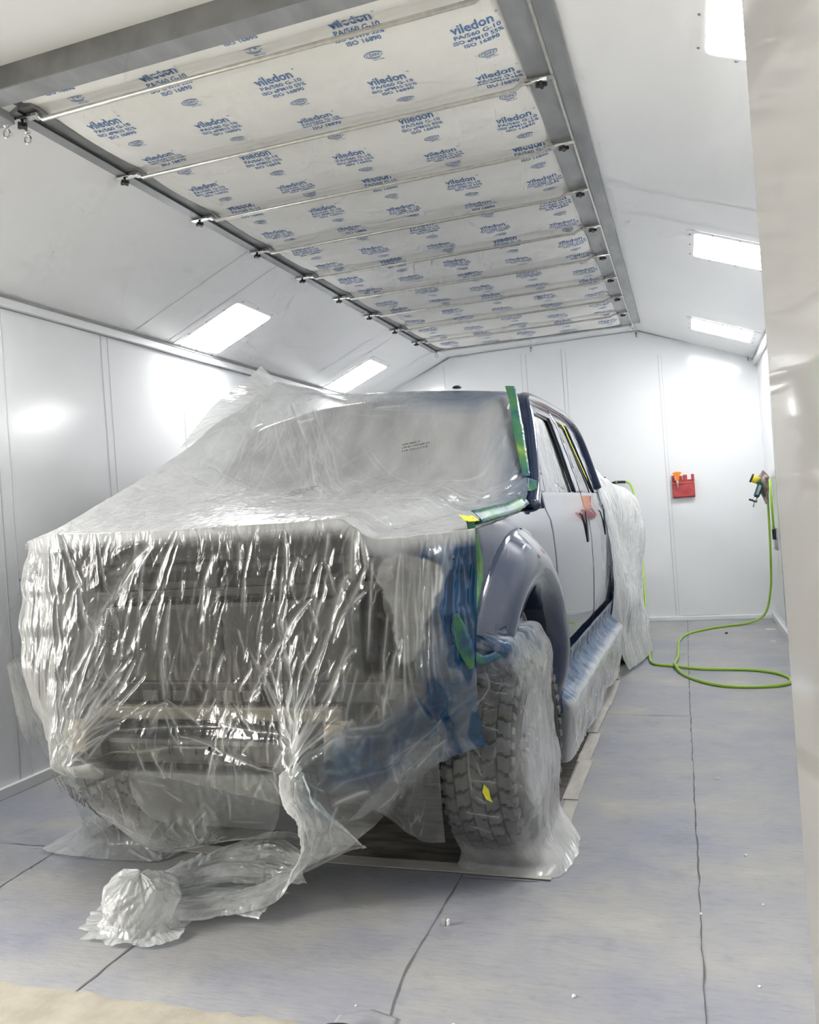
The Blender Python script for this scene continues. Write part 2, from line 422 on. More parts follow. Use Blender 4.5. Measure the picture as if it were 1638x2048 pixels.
# ---- filter bed -----------------------------------------------------------
fr = empty('ceiling_rack', (-1.55, 6, 3.28), label='long grey galvanised steel frame around the ceiling filters', cat='ceiling frame')
def P(v): return (v[0] + 1.55, v[1] - 6, v[2] - 3.28)
def pb(mb, a, b, bev=0): mb.bb(P(a), P(b), bev)
mb = MB(); pb(mb, (FX0 - .09, FY0 - .225, 3.25), (KR[0] + .05, FY0 - .115, 3.45)); mb.mat(1)
pb(mb, (FX0 - .09, FY0 - .232, 3.249), (KR[0] + .05, FY0 - .224, 3.45))
mb.mat(0); pb(mb, (FX0 - .10, FY0 - .20, 3.22), (FX0 + .0, FY0 - .02, 3.27), .004)
mb.build('front_beam', [M['galv'], M['galv_dark']], fr)
mb = MB(); pb(mb, (FX0 - .03, FY0 - .05, 3.255), (FX0 + .045, FY1, 3.30), .002); mb.mat(1)
pb(mb, (FX0 + .045, FY0 - .05, 3.265), (FX0 + .115, FY1, 3.31), .002)
mb.mat(2); pb(mb, (FX0 + .043, FY0 - .05, 3.2535), (FX0 + .050, FY1, 3.26))
mb.build('side_rail', [M['galv'], M['galv_dark'], M['black']], fr)
mb = MB(); pb(mb, (FX1 - .105, FY0 - .2, 3.262), (FX1 + .0, FY1, 3.31), .002); mb.mat(1)
pb(mb, (FX1 + .0, FY0 - .2, 3.250), (FX1 + .010, FY1, 3.31), .001); mb.mat(0)
pb(mb, (FX1 + .010, FY0 - .2, 3.268), (FX1 + .085, FY1, 3.33), .002)
mb.build('side_rail', [M['galv'], M['zinc']], fr)
mb = MB(); pb(mb, (FX0, FY1 - .02, 3.255), (FX1, FY1 + .035, 3.30), .002); mb.mat(1); pb(mb, (FX0, FY1 + .035, 3.27), (FX1, FY1 + .10, 3.31), .002)
mb.build('rear_rail', [M['galv'], M['galv_dark']], fr)
# ragged sealant along the outside of the frame
random.seed(5)
def ragged(name, pts, w0, w1, parent, zoff=-.002):
    V, F = [], []; Pn = []
    for a, b in zip(pts[:-1], pts[1:]):
        n = int((Vector(b) - Vector(a)).length / .03)
        for i in range(n): Pn.append(Vector(a).lerp(Vector(b), i / n))
    Pn.append(Vector(pts[-1]))
    for i, p in enumerate(Pn):
        V += [p, p + Vector(w0) * random.uniform(.7, 1.3) + Vector((0, 0, zoff)), p + Vector(w1) * random.uniform(.6, 1.4)]
    for i in range(len(Pn) - 1):
        F += [(3 * i, 3 * i + 1, 3 * i + 4, 3 * i + 3), (3 * i + 1, 3 * i + 2, 3 * i + 5, 3 * i + 4)]
    return mesh(name, [P(v) for v in V], F, M['sealant'], parent, True)
ragged('sealant_bead', [(FX1 + .083, FY0 - .3, 3.29), (FX1 + .083, FY1 + .1, 3.29)], (.02, 0, -.012), (.05, 0, -.014), fr)
ragged('sealant_bead', [(FX0 - .3, FY0 - .235, 3.342), (FX1 + .1, FY0 - .235, 3.345)], (0, -.012, .004), (0, -.035, .008), fr)

# the filter blanket, pillowed between the retaining bars, with its print
NB = 10; PITCH = (FY1 - FY0) / 9
def fz(x, y):
    t = ((y - FY0) / PITCH) % 1.0
    s = abs(sin(pi * t)) ** .55
    ex = max(0, min(1, (x - FX0 - .08) / .14)) * max(0, min(1, (FX1 - .08 - x) / .14))
    return 3.282 - .036 * s * (ex ** .5) + .003 * sin(x * 9 + y * 4)
gx = np.linspace(FX0 + .08, FX1 - .07, 60); gy = np.linspace(FY0 - .12, FY1, 450)
V = [(x, y, fz(x, y)) for y in gy for x in gx]; nx = len(gx)
F = [(j * nx + i, (j + 1) * nx + i, (j + 1) * nx + i + 1, j * nx + i + 1) for j in range(len(gy) - 1) for i in range(nx - 1)]
mi = [0] * len(F)

def text_mesh(s, size, bold=0.0, shear=0):
    cu = bpy.data.curves.new('t', 'FONT'); cu.body = s; cu.size = size; cu.align_x = 'CENTER'; cu.align_y = 'CENTER'
    cu.offset = bold; cu.resolution_u = 2; cu.shear = shear
    ob = bpy.data.objects.new('t', cu); C.objects.link(ob)
    dg = bpy.context.evaluated_depsgraph_get(); me = bpy.data.meshes.new_from_object(ob.evaluated_get(dg))
    vs = [tuple(v.co) for v in me.vertices]; fs = [tuple(p.vertices) for p in me.polygons]
    bpy.data.objects.remove(ob); bpy.data.meshes.remove(me); bpy.data.curves.remove(cu)
    return vs, fs
blk_v, blk_f = [], []
def addt(s, size, dx, dy, bold=0, sx=1, sy=1):
    vs, fs = text_mesh(s, size, bold); b = len(blk_v)
    blk_v.extend([(v[0] * sx + dx, v[1] * sy + dy) for v in vs]); blk_f.extend([tuple(i + b for i in f) for f in fs])
addt('viledon', .066, -.004, .055, .0012, .88, 1.18)
addt('\u00ae', .016, .098, .082)
addt('PA/560 G-10', .036, .004, .005, .0006)
addt('ISO ePM10 55%', .034, .0, -.030, .0006, .92)
addt('ISO 16890', .034, .006, -.064, .0006)
def ring(rx, ry, cx, cy, w, a0=0, a1=2 * pi, n=22):
    b = len(blk_v)
    for i in range(n + 1):
        a = a0 + (a1 - a0) * i / n
        blk_v.append((cx + rx * cos(a), cy + ry * sin(a))); blk_v.append((cx + (rx - w) * cos(a), cy + (ry - w) * sin(a)))
    for i in range(n): blk_f.append((b + 2 * i, b + 2 * i + 1, b + 2 * i + 3, b + 2 * i + 2))
ring(.043, .024, .012, -.158, .0035, rd(25), rd(300)); ring(.034, .018, .014, -.158, .0025)
addt('DIN', .024, .014, -.158, .0004); addt('PFH 023', .014, .020, -.192)
for ci in range(5):
    cx = -.65 - .4265 * ci; k = 0
    y = 3.17 - .4 if ci % 2 == 0 else 2.975 - .4
    while y < FY1 + .3:
        b = len(V)
        ok = [(cx + vx, y - vy) for vx, vy in blk_v]
        V += [(px, py, fz(px, min(max(py, FY0 - .11), FY1 - .01)) - .0012) for px, py in ok]
        for f in blk_f:
            if all(FY0 - .115 < ok[i][1] < FY1 - .01 and ok[i][0] > FX0 + .09 for i in f): F.append(tuple(b + i for i in f)); mi.append(1)
        y += .402
o = mesh('filter_blanket', V, F, [M['filter'], M['ink']], smooth=False, mi=mi)
tag(o, 'cream ceiling filter blanket with blue print held up by the crossbars', 'ceiling filter')

# retaining bars with clamp feet and star knobs
def make_bar():
    r = empty('filter_crossbar', (-1.545, 0, 3.22))
    mb = MB(); w = (FX1 - FX0) / 2
    prof = [(-w + .02, .035), (-w + .10, .035), (-w + .13, .004), (w - .17, .004), (w - .13, .024), (w - .02, .024)]
    mb.tube([(x, 0, z) for x, z in prof], .0105, 8)
    mb.box((0, .011, .010), (2 * w - .34, .016, .006)); mb.build('bar_tube', M['zinc'], r)
    for sx in (-1, 1):
        z = .030 if sx < 0 else .034
        mb = MB(); mb.box((sx * (w - .045) + (0 if sx > 0 else -.02), 0, z - .006), (.11, .035, .006), None, .001)
        mb.box((sx * (w - .10), 0, z - .008), (.03, .045, .014), None, .002)
        c = mb.build('clamp_plate', M['steel'], r)
        mb = MB(); kx = sx * (w - .045) - (.0 if sx > 0 else .025)
        mb.tube([(kx, 0, z - .006), (kx, 0, z - .030)], .007, 8)
        star = []
        nS = 24
        for zz in (z - .024, z - .040):
            for q in range(nS):
                rr = .019 + .007 * cos(4 * 2 * pi * q / nS); star.append((kx + rr * cos(2 * pi * q / nS), rr * sin(2 * pi * q / nS), zz))
        mb.add(star, [tuple(range(nS)), tuple(range(2 * nS - 1, nS - 1, -1))] + [(q, nS + q, nS + (q + 1) % nS, (q + 1) % nS) for q in range(nS)])
        mb.build('star_knob', M['knob'], r)
    return r
ordn = ['first', 'second', 'third', 'fourth', 'fifth', 'sixth', 'seventh', 'eighth', 'ninth']
bar0 = make_bar()
for k in range(9):
    b = bar0 if k == 0 else copy_tree(bar0)
    b.location = (-1.545, FY0 + .0 + PITCH * k, 3.222)
    tag(b, 'zinc crossbar under the ceiling filter, %s from the front beam' % ordn[k], 'crossbar', 'crossbars clamped under the ceiling filter')
# ring eye bolts
def eye(loc, label):
    r = empty('eye_bolt', loc, label=label, cat='eye bolt', group='eye bolts under the filter frame')
    mb = MB(); mb.tube([(0, 0, 0), (0, 0, -.022)], .004, 8); mb.lathe([(.014, -.002), (.014, -.006), (.007, -.012)], 12); mb.build('shank', M['steel'], r)
    mb = MB(); n = 20; mb.tube([(.017 * sin(2 * pi * k / n), 0, -.038 + .017 * cos(2 * pi * k / n)) for k in range(n + 1)], .0038, 8, False); mb.build('ring', M['steel'], r)
eye((-2.70, 2.90, 3.225), 'steel eye bolt at the front left corner of the filter frame, outer one')
eye((-2.665, 2.985, 3.225), 'steel eye bolt beside the left end of the first crossbar')
eye((-.44, 9.19, 3.245), 'tiny steel eye bolt at the far right corner of the filter frame')
eye((-2.62, 9.19, 3.245), 'tiny steel eye bolt at the far left corner of the filter frame')
# small hooks on the top of the back wall
def hook(loc, label):
    mb = MB(); mb.tube([(0, 0, 0), (0, -.012, -.01), (0, -.014, -.04), (0, -.03, -.05)], .004, 6); mb.box((0, -.004, 0), (.02, .008, .02))
    o = mb.build('wall_hook', M['screw']); o.location = loc; tag(o, label, 'hook', 'small hooks high on the back wall')
hook((-.415, YB, 3.27), 'small dark hook at the right kink of the gable')
hook((.735, YB, 2.86), 'small hook high on the back wall near the right corner')
hook((-1.62, YB, 3.265), 'small hook high on the back wall above the cab roof')

# ---- ceiling lights ------------------------------------------------------
def make_light(side):
    r = empty('ceiling_light')
    w, h = .57, .54
    nx_ = 6; pts = []; rr = .035
    for cx, cy, a0 in ((w / 2 - rr, h / 2 - rr, 0), (-w / 2 + rr, h / 2 - rr, 90), (-w / 2 + rr, -h / 2 + rr, 180), (w / 2 - rr, -h / 2 + rr, 270)):
        for k in range(5): a = rd(a0 + 22.5 * k); pts.append((cx + rr * cos(a), cy + rr * sin(a)))
    n = len(pts)
    mesh('diffuser', [(x, y, -.004) for x, y in pts], [tuple(range(n))[::-1]], M['light'], r)
    mb = MB()
    V = [(x, y, -.003) for x, y in pts] + [(x * 1.19, y * 1.17, -.003) for x, y in pts] + [(x * 1.19, y * 1.17, 0) for x, y in pts]
    F = [(i, (i + 1) % n, n + (i + 1) % n, n + i) for i in range(n)] + [(n + i, n + (i + 1) % n, 2 * n + (i + 1) % n, 2 * n + i) for i in range(n)]
    mb.add(V, F); mb.build('surround', M['ceil'], r)
    mb = MB()
    for sx in (-1, 1):
        for t in (-.85, 0, .85): mb = MB(); mb.lathe([(.006, -.006), (.006, -.003)], 8); mb.build('screw', M['screw'], r, (sx * w * .55, t * h / 2, 0))
    for sy in (-1, 1):
        for t in (-.6, 0, .6): mb = MB(); mb.lathe([(.006, -.006), (.006, -.003)], 8); mb.build('screw', M['screw'], r, (t * w / 2, sy * h * .54, 0))
    return r
l0 = make_light(1); first = True
angR = atan2(ZK - ZE, KR[0] - XR); angL = atan2(KL[1] - ZE, KL[0] - XL)
spots = [(1, 3.10, 'right slope light nearest the camera, partly cut by the picture top'), (1, 5.92, 'middle lit panel of the right ceiling slope, partly behind the door leaf'),
         (1, 8.62, 'farthest lit panel of the right ceiling slope, next to the back wall'), (-1, 2.92, 'left slope light nearest the opening, left of the picture'),
         (-1, 5.76, 'large lit panel on the left ceiling slope above the bright wall'), (-1, 8.50, 'far lit panel on the left ceiling slope above the film covered roof')]
for side, y, lab in spots:
    o = l0 if first else copy_tree(l0); first = False
    if side > 0:
        x = .43 if y > 3.5 else .45; z = ZE + (x - XR) * (ZK - ZE) / (KR[0] - XR)
        o.location = (x, y, z - .002); o.rotation_euler = (0, -atan2(ZK - ZE, KR[0] - XR) - pi if False else atan2(ZK - ZE, XR - KR[0]), 0)
    else:
        x = -3.345; z = ZE + (x - XL) * (KL[1] - ZE) / (KL[0] - XL)
        o.location = (x, y, z - .002); o.rotation_euler = (0, -atan2(KL[1] - ZE, KL[0] - XL), 0)
    tag(o, lab, 'ceiling light', 'flush lit panels in the ceiling slopes')

# ------------------------------------------------------------------ the truck (own frame: +x its near side, +y rearwards, y=0 front axle)
TO = (-1.66, 3.4, 0); TR = rd(-1.2)
truck = empty('pickup_truck', TO, TR, 'dark navy four door pickup truck wrapped in masking film', 'truck')

def interp(xs, ys, x): return float(np.interp(x, xs, ys))
SZ = [.35, .45, .55, .70, .95, 1.15, 1.28, 1.335, 1.37, 1.42, 1.47, 1.75, 1.93, 2.0, 2.03]
SX = [.84, .90, .955, .985, 1.0, 1.0, .992, .984, .965, .955, .948, .885, .84, .81, .77]
def sideX(y, z):
    x = interp(SZ, SX, z)
    if y < 0: x -= .05 * min(1, (-y / .7)) ** 2
    if y > 2.9: x -= .02 * (y - 2.9)
    return x
PY = [-1.0, -.85, -.6, -.2, .15, .30, .42, .62, .82, .95, 1.5, 2.4, 2.8, 3.0]
PZ = [1.33, 1.395, 1.415, 1.435, 1.455, 1.475, 1.54, 1.77, 1.99, 2.055, 2.10, 2.09, 2.07, 2.04]
def smooth_interp(xs, ys, x, h=.05):
    return sum(np.interp(x + d * h, xs, ys) for d in (-1, -.5, 0, .5, 1)) / 5
def topZ(x, y, off=0.0):
    """bare hood / windscreen / roof height"""
    ax = np.abs(x)
    yy = y - .16 * (ax / .9) ** 2 * np.clip((y + .3) / .6, 0, 1)
    z = smooth_interp(PY, PZ, yy)
    hood = 1 - np.clip((y - .2) / .35, 0, 1)
    sh = np.clip((ax - .58) / .13, 0, 1); sh = sh * sh * (3 - 2 * sh)
    z = z - hood * (.082 * sh + .012 * np.clip((ax - .7) / .25, 0, 1))
    roof = np.clip((y - .7) / .25, 0, 1)
    z = z - roof * (.05 * (ax / .8) ** 2 + .05 * np.clip((ax - .72) / .1, 0, 1) ** 2)
    return z + off

def grid_mesh(name, xs, ys, fn, mat, parent, thick=0):
    V = [fn(x, y) for y in ys for x in xs]; n = len(xs)
    F = [(j * n + i, j * n + i + 1, (j + 1) * n + i + 1, (j + 1) * n + i) for j in range(len(ys) - 1) for i in range(n - 1)]
    o = mesh(name, V, F, mat, parent, True)
    if thick:
        md = o.modifiers.new('thick', 'SOLIDIFY'); md.thickness = thick; md.offset = -1
    return o

# hood, windscreen, roof
grid_mesh('hood', np.linspace(-.93, .93, 60), np.linspace(-.84, .36, 40), lambda x, y: (x, y + .12 * max(0, (abs(x) - .6) / .35), float(topZ(x, y, -.018)) - .03 * max(0, min(1, (abs(x) - .6) / .1))), M['paint'], truck, .012)
grid_mesh('windshield', np.linspace(-.80, .80, 30), np.linspace(.30, .86, 24), lambda x, y: (x, y + .10 * (x / .8) ** 2, float(topZ(x, y + .10 * (x / .8) ** 2, -.03))), M['black'], truck, .008)
def roofpt(x, y):
    return (x, y, float(topZ(x, y, 0)) if abs(x) < .80 else float(topZ(x, y, 0)))
grid_mesh('roof', np.linspace(-.79, .79, 50), np.linspace(.90, 3.0, 40), roofpt, M['paint'], truck, .02)
# roof marker lamp / aerial fin
mb = MB(); mb.lathe([(.055, 0), (.050, .012), (.03, .024), (.0, .028)], 16, Matrix.Diagonal((1, 1.6, 1, 1)))
o = mb.build('roof_aerial', M['black'], truck); o.location = (.49, 1.0, 2.074); o.scale = (.45, .45, .45)

def panel(name, poly, xfun, mat, parent, step=.06, thick=.018, offs=0.0, bevel=.004):
    """sheet metal: an outline in the y,z plane laid on the curved body side"""
    bm = bmesh.new(); vs = [bm.verts.new((0, y, z)) for y, z in poly]; bm.faces.new(vs)
    ys = [p[0] for p in poly]; zs = [p[1] for p in poly]
    for ax, lo, hi in ((1, min(ys), max(ys)), (2, min(zs), max(zs))):
        k = math.ceil(lo / step) * step
        while k < hi - 1e-4:
            if k > lo + 1e-4:
                co = [0, 0, 0]; co[ax] = k; no = [0, 0, 0]; no[ax] = 1
                bmesh.ops.bisect_plane(bm, geom=bm.verts[:] + bm.edges[:] + bm.faces[:], plane_co=co, plane_no=no, dist=1e-5)
            k += step
    for v in bm.verts: v.co.x = xfun(v.co.y, v.co.z) + offs
    bmesh.ops.recalc_face_normals(bm, faces=bm.faces[:])
    nsum = sum((f.normal.x for f in bm.faces))
    if nsum < 0: bmesh.ops.reverse_faces(bm, faces=bm.faces[:])
    me = bpy.data.meshes.new(name); bm.to_mesh(me); bm.free()
    me.materials.append(mat); me.polygons.foreach_set('use_smooth', [True] * len(me.polygons))
    o = link(name, me, parent)
    md = o.modifiers.new('t', 'SOLIDIFY'); md.thickness = thick; md.offset = -1; md.use_rim = True
    if bevel:
        b = o.modifiers.new('b', 'BEVEL'); b.width = bevel; b.segments = 2; b.limit_method = 'ANGLE'; b.angle_limit = rd(55)
    return o

AC, AR = .45, .60          # wheel arch centre height and inner radius
arch = lambda a0, a1, r, n=22: [(r * cos(rd(a0 + (a1 - a0) * k / n)), AC + r * sin(rd(a0 + (a1 - a0) * k / n))) for k in range(n + 1)]
fend = [(-.53, 1.365), (-.52, 1.25), (-.56, 1.16), (-.60, 1.05), (-.66, .96)] + arch(140, -2, .66)[0:] + [(.795, .43), (.795, 1.385), (.2, 1.378)]
def mirrored(o, parent):
    c = o.copy(); C.objects.link(c); c.parent = parent; c.scale = (-1, 1, 1); return c
fo = panel('front_fender', fend, sideX, M['paint'], truck); mirrored(fo, truck)
# doors: lower skin, window frame, strip and glass
def door_obj(nm, y0, y1, fy_t, ry_t, glass):
    body = panel(nm, [(y0, .47), (y1, .47), (y1, 1.468), (y0, 1.468)], sideX, M['paint'], truck)
    (g0b, g0t), (g1b, g1t) = glass            # glass front and rear edge: y at belt, y at top
    fr_ = [(y0, 1.47), (fy_t, 2.0), (ry_t, 2.0), (y1, 1.47), (g1b, 1.47), (g1t, 1.945), (g0t, 1.945), (g0b, 1.47)]
    panel('window_frame', fr_, sideX, M['paint'], body, bevel=.003)
    panel('weather_strip', [(g0b - .012, 1.475), (g0t - .012, 1.955), (g1t + .012, 1.955), (g1b + .012, 1.475), (g1b - .03, 1.475), (g1t - .03, 1.925), (g0t + .03, 1.925), (g0b + .03, 1.475)],
          sideX, M['black'], body, offs=-.012, bevel=0, thick=.01)
    panel('window_glass', [(g0b, 1.46), (g1b, 1.46), (g1t, 1.95), (g0t, 1.95)], sideX, M['black'], body, offs=-.030, bevel=0, thick=.005)
    return body
fd = door_obj('front_door', .803, 2.20, 1.12, 1.99, ((.93, 1.19), (2.00, 1.87)))
rd_ = door_obj('rear_door', 2.21, 3.16, 2.0, 2.62, ((2.30, 2.10), (2.93, 2.52)))
# door handles: recess masked with dark strips
for body, y in ((fd, 2.02), (rd_, 3.02)):
    mb = MB(); random.seed(int(y * 10))
    mb.box((sideX(y, 1.20) + .004, y, 1.245), (.008, .06, .20), Matrix.Rotation(rd(2), 3, 'X'), .003)
    mb.build('handle_recess', M['black'], body)
# rocker and cab corner below/behind the doors
panel('rocker_panel', [(.74, .36), (3.16, .36), (3.16, .462), (.74, .462)], sideX, M['paint'], truck)
panel('cab_corner', [(3.168, .45), (3.26, .45), (3.26, 1.50), (3.12, 1.75), (2.86, 2.0), (2.63, 2.0), (2.80, 1.75), (3.168, 1.47)], sideX, M['paint'], truck)
# a pillar and roof rail
mb = MB()
Pp = smooth_path([(.955, .50, 1.40), (.935, .66, 1.50), (.90, .84, 1.70), (.86, 1.0, 1.88), (.82, 1.12, 1.985), (.805, 1.4, 2.02), (.80, 2.0, 2.03), (.80, 2.6, 2.02), (.82, 2.95, 1.95), (.86, 3.1, 1.8), (.93, 3.22, 1.5)], 6)
mb.tube(Pp, .042, 12, sc=(1.0, .75)); pil = mb.build('roof_rail', M['paint'], truck); mirrored(pil, truck)
# inner dark cab core so gaps read black
mb = MB(); mb.bb((-.90, .86, .40), (.90, 3.12, 1.44)); mb.bb((-.74, 1.15, 1.44), (.74, 2.9, 1.98)); mb.build('cab_interior', M['black'], truck)
# cowl corner (black triangle ahead of the door)
mb = MB(); mb.add([(.945, .50, 1.385), (.95, .80, 1.385), (.945, .80, 1.47), (.93, .62, 1.46), (.90, .50, 1.37), (.90, .80, 1.37), (.90, .80, 1.46), (.89, .62, 1.45)],
                  [(0, 1, 2, 3), (4, 7, 6, 5), (0, 4, 5, 1), (3, 2, 6, 7), (0, 3, 7, 4), (1, 5, 6, 2)]); mb.build('cowl_corner', M['black'], truck)
# bed
mb = MB(); bs = []
for y in (3.30, 5.75):
    for x, z in ((-.98, .62), (-.99, 1.0), (-.97, 1.36), (-.90, 1.42), (-.86, 1.42), (-.86, .9), (.86, .9), (.86, 1.42), (.90, 1.42), (.97, 1.36), (.99, 1.0), (.98, .62)): bs.append((x, y, z))
n = 12; mb.add(bs, [(i, (i + 1) % n, n + (i + 1) % n, n + i) for i in range(n)] + [tuple(range(n))[::-1], tuple(range(n, 2 * n))]); mb.build('cargo_bed', M['paint'], truck)

# fender flare: swept section around the arch
def flare():
    prof = [(.60, -.10), (.60, .0), (.612, .035), (.64, .058), (.70, .068), (.76, .060), (.81, .040), (.845, .012), (.862, .006), (.866, -.012)]
    V, F = [], []; A0, A1, n = -6, 146, 54
    for k in range(n + 1):
        a = rd(A0 + (A1 - A0) * k / n)
        st = 1.0
        for r, dx in prof:
            rr = r if a > 0 else r
            y, z = rr * cos(a), AC + rr * sin(a)
            if a > pi / 2: y *= 1 - .05 * (a - pi / 2)
            base = sideX(y, min(z, 1.30)) if z > .5 else sideX(y, .5)
            V.append((base + dx * 1.15, y, z))
    m = len(prof)
    for k in range(n):
        for i in range(m - 1): F.append((k * m + i, k * m + i + 1, (k + 1) * m + i + 1, (k + 1) * m + i))
    F.append(tuple(range(m))); F.append(tuple(n * m + i for i in range(m))[::-1])
    o = mesh('fender_flare', V, F, M['paint'], truck, True)
    return o
fl = flare(); flm = mirrored(fl, truck); flm.data = fl.data.copy(); flm.data.materials[0] = M['black']; flm['label'] = 'black flare'
# wheel well liner
V, F = [], []; n = 30
for k in range(n + 1):
    a = rd(-5 + 138 * k / n)
    for x in (.975, .62, .55): V.append((x, .615 * cos(a), AC + .615 * sin(a)))
for k in range(n):
    for i in range(2): F.append((k * 3 + i, k * 3 + i + 1, (k + 1) * 3 + i + 1, (k + 1) * 3 + i))
wl = mesh('wheel_well', V, F, M['black'], truck, True); mirrored(wl, truck)
mb = MB(); mb.bb((.40, -.50, .56), (.54, .60, 1.05)); ia = mb.build('inner_apron', M['under'], truck); mirrored(ia, truck)

# ---- chassis, nose without its bumper
mb = MB()
for s in (-1, 1): mb.bb((s * .46 - .045, -.90, .50), (s * .46 + .045, 5.6, .64), .01)
for y in (.9, 2.2, 3.4, 4.9): mb.bb((-.42, y, .52), (.42, y + .08, .60), .01)
mb.build('chassis_frame', M['under'], truck)
mb = MB()
mb.bb((-.56, -.80, .705), (.52, -.76, .755), .008)
mb.build('front_crossbar', M['tan'], truck)
mb = MB(); mb.bb((-.50, -.86, .56), (.44, -.80, .655), .02)
for x in (-.18, -.07, .02): mb.bb((x, -.868, .60), (x + .03, -.86, .63))
mb.build('lower_crossmember', M['under2'], truck)
mb = MB(); mb.tube(smooth_path([(.03, -.885, .635), (.05, -.89, .60), (.09, -.89, .585), (.12, -.885, .60)], 6), .006, 6); mb.tube(smooth_path([(.10, -.885, .64), (.115, -.89, .61), (.15, -.89, .59), (.2, -.885, .585)], 6), .006, 6)
mb.build('sensor_cable', M['black'], truck)
for s, yz in ((-1, 0), (1, 0)):
    mb = MB(); x = s * .53
    mb.box((x + .0, -.90, .645), (.085, .014, .165), Matrix.Rotation(rd(4 * s), 3, 'Y'), .006)
    mb.box((x, -.85, .645), (.07, .10, .14), None, .005)
    mb.build('bumper_bracket', M['rust'], truck)
    mb = MB(); hx = s * .44
    mb.tube(smooth_path([(hx - .06, -.88, .60), (hx - .065, -.95, .60), (hx - .03, -.975, .60), (hx + .03, -.975, .60), (hx + .065, -.95, .60), (hx + .06, -.88, .60)], 6), .012, 10)
    mb.build('tow_hook', M['black'], truck)
# radiator support with openings
mb = MB()
mb.bb((-.58, -.76, 1.28), (.58, -.68, 1.36), .01); mb.bb((-.84, -.72, 1.20), (.84, -.68, 1.26), .01)
mb.bb((-.84, -.76, 1.15), (.84, -.72, 1.185), .008)
mb.bb((-.84, -.76, .76), (.84, -.70, .84), .01)
for x in (-.80, -.56, 0, .56, .80): mb.bb((x - .03, -.75, .80), (x + .03, -.71, 1.32), .008)
mb.mat(1)
for x in (-.30, -.17, .02, .13): mb.bb((x, -.80, .775), (x + .07, -.765, .815), .004)
mb.build('radiator_support', [M['under'], M['under2']], truck)
mb = MB(); mb.bb((-.56, -.745, .60), (.56, -.60, 1.13), .02); mb.bb((-.56, -.72, 1.13), (.56, -.60, 1.31), .01); mb.build('radiator', M['taupe'], truck)
for s in (-1, 1):
    mb = MB(); mb.bb((s * .60, -.66, .92), (s * .92, -.56, 1.27), .03); mb.mat(1)
    mb.lathe([(.0, 0), (.05, .01), (.095, .05), (.10, .06)], 20, Matrix.Translation((s * .76, -.66, 1.10)) @ Matrix.Rotation(rd(90), 4, 'X'))
    mb.build('headlight_housing', [M['under'], M['under2']], truck)
# lower valance, a rounded grey plastic air dam
xs = np.linspace(-.40, .42, 24); V, F = [], []
pr = [(-.80, .545), (-.835, .52), (-.84, .46), (-.82, .38), (-.77, .31), (-.70, .28), (-.60, .275)]
for x in xs:
    e = 1 - .5 * max(0, (abs(x) - .25) / .17) ** 2
    for y, z in pr: V.append((x, y + .12 * (1 - e), z + .05 * (1 - e)))
m = len(pr)
for i in range(len(xs) - 1):
    for j in range(m - 1): F.append((i * m + j, i * m + j + 1, (i + 1) * m + j + 1, (i + 1) * m + j))
o = mesh('air_dam', V, F, M['valance'], truck, True); md = o.modifiers.new('t', 'SOLIDIFY'); md.thickness = .006
# axle, differential, springs
mb = MB(); mb.tube([(-.74, 0, .42), (.74, 0, .42)], .045, 14); mb.lathe([(.0, -.10), (.10, -.08), (.15, 0), (.10, .1), (0, .12)], 18, Matrix.Translation((-.22, 0, .42)) @ Matrix.Rotation(rd(90), 4, 'X'))
mb.build('front_axle', M['under'], truck)
mb = MB(); mb.tube([(-.74, 3.96, .42), (.74, 3.96, .42)], .05, 14); mb.build('rear_axle', M['under'], truck)
mb = MB(); mb.tube([(-.62, -.16, .40), (.62, -.16, .37)], .018, 8); mb.build('tie_rod', M['under2'], truck)
mb = MB(); mb.bb((-.34, .5, .42), (.34, 1.3, .62), .04); mb.build('transmission', M['under'], truck)

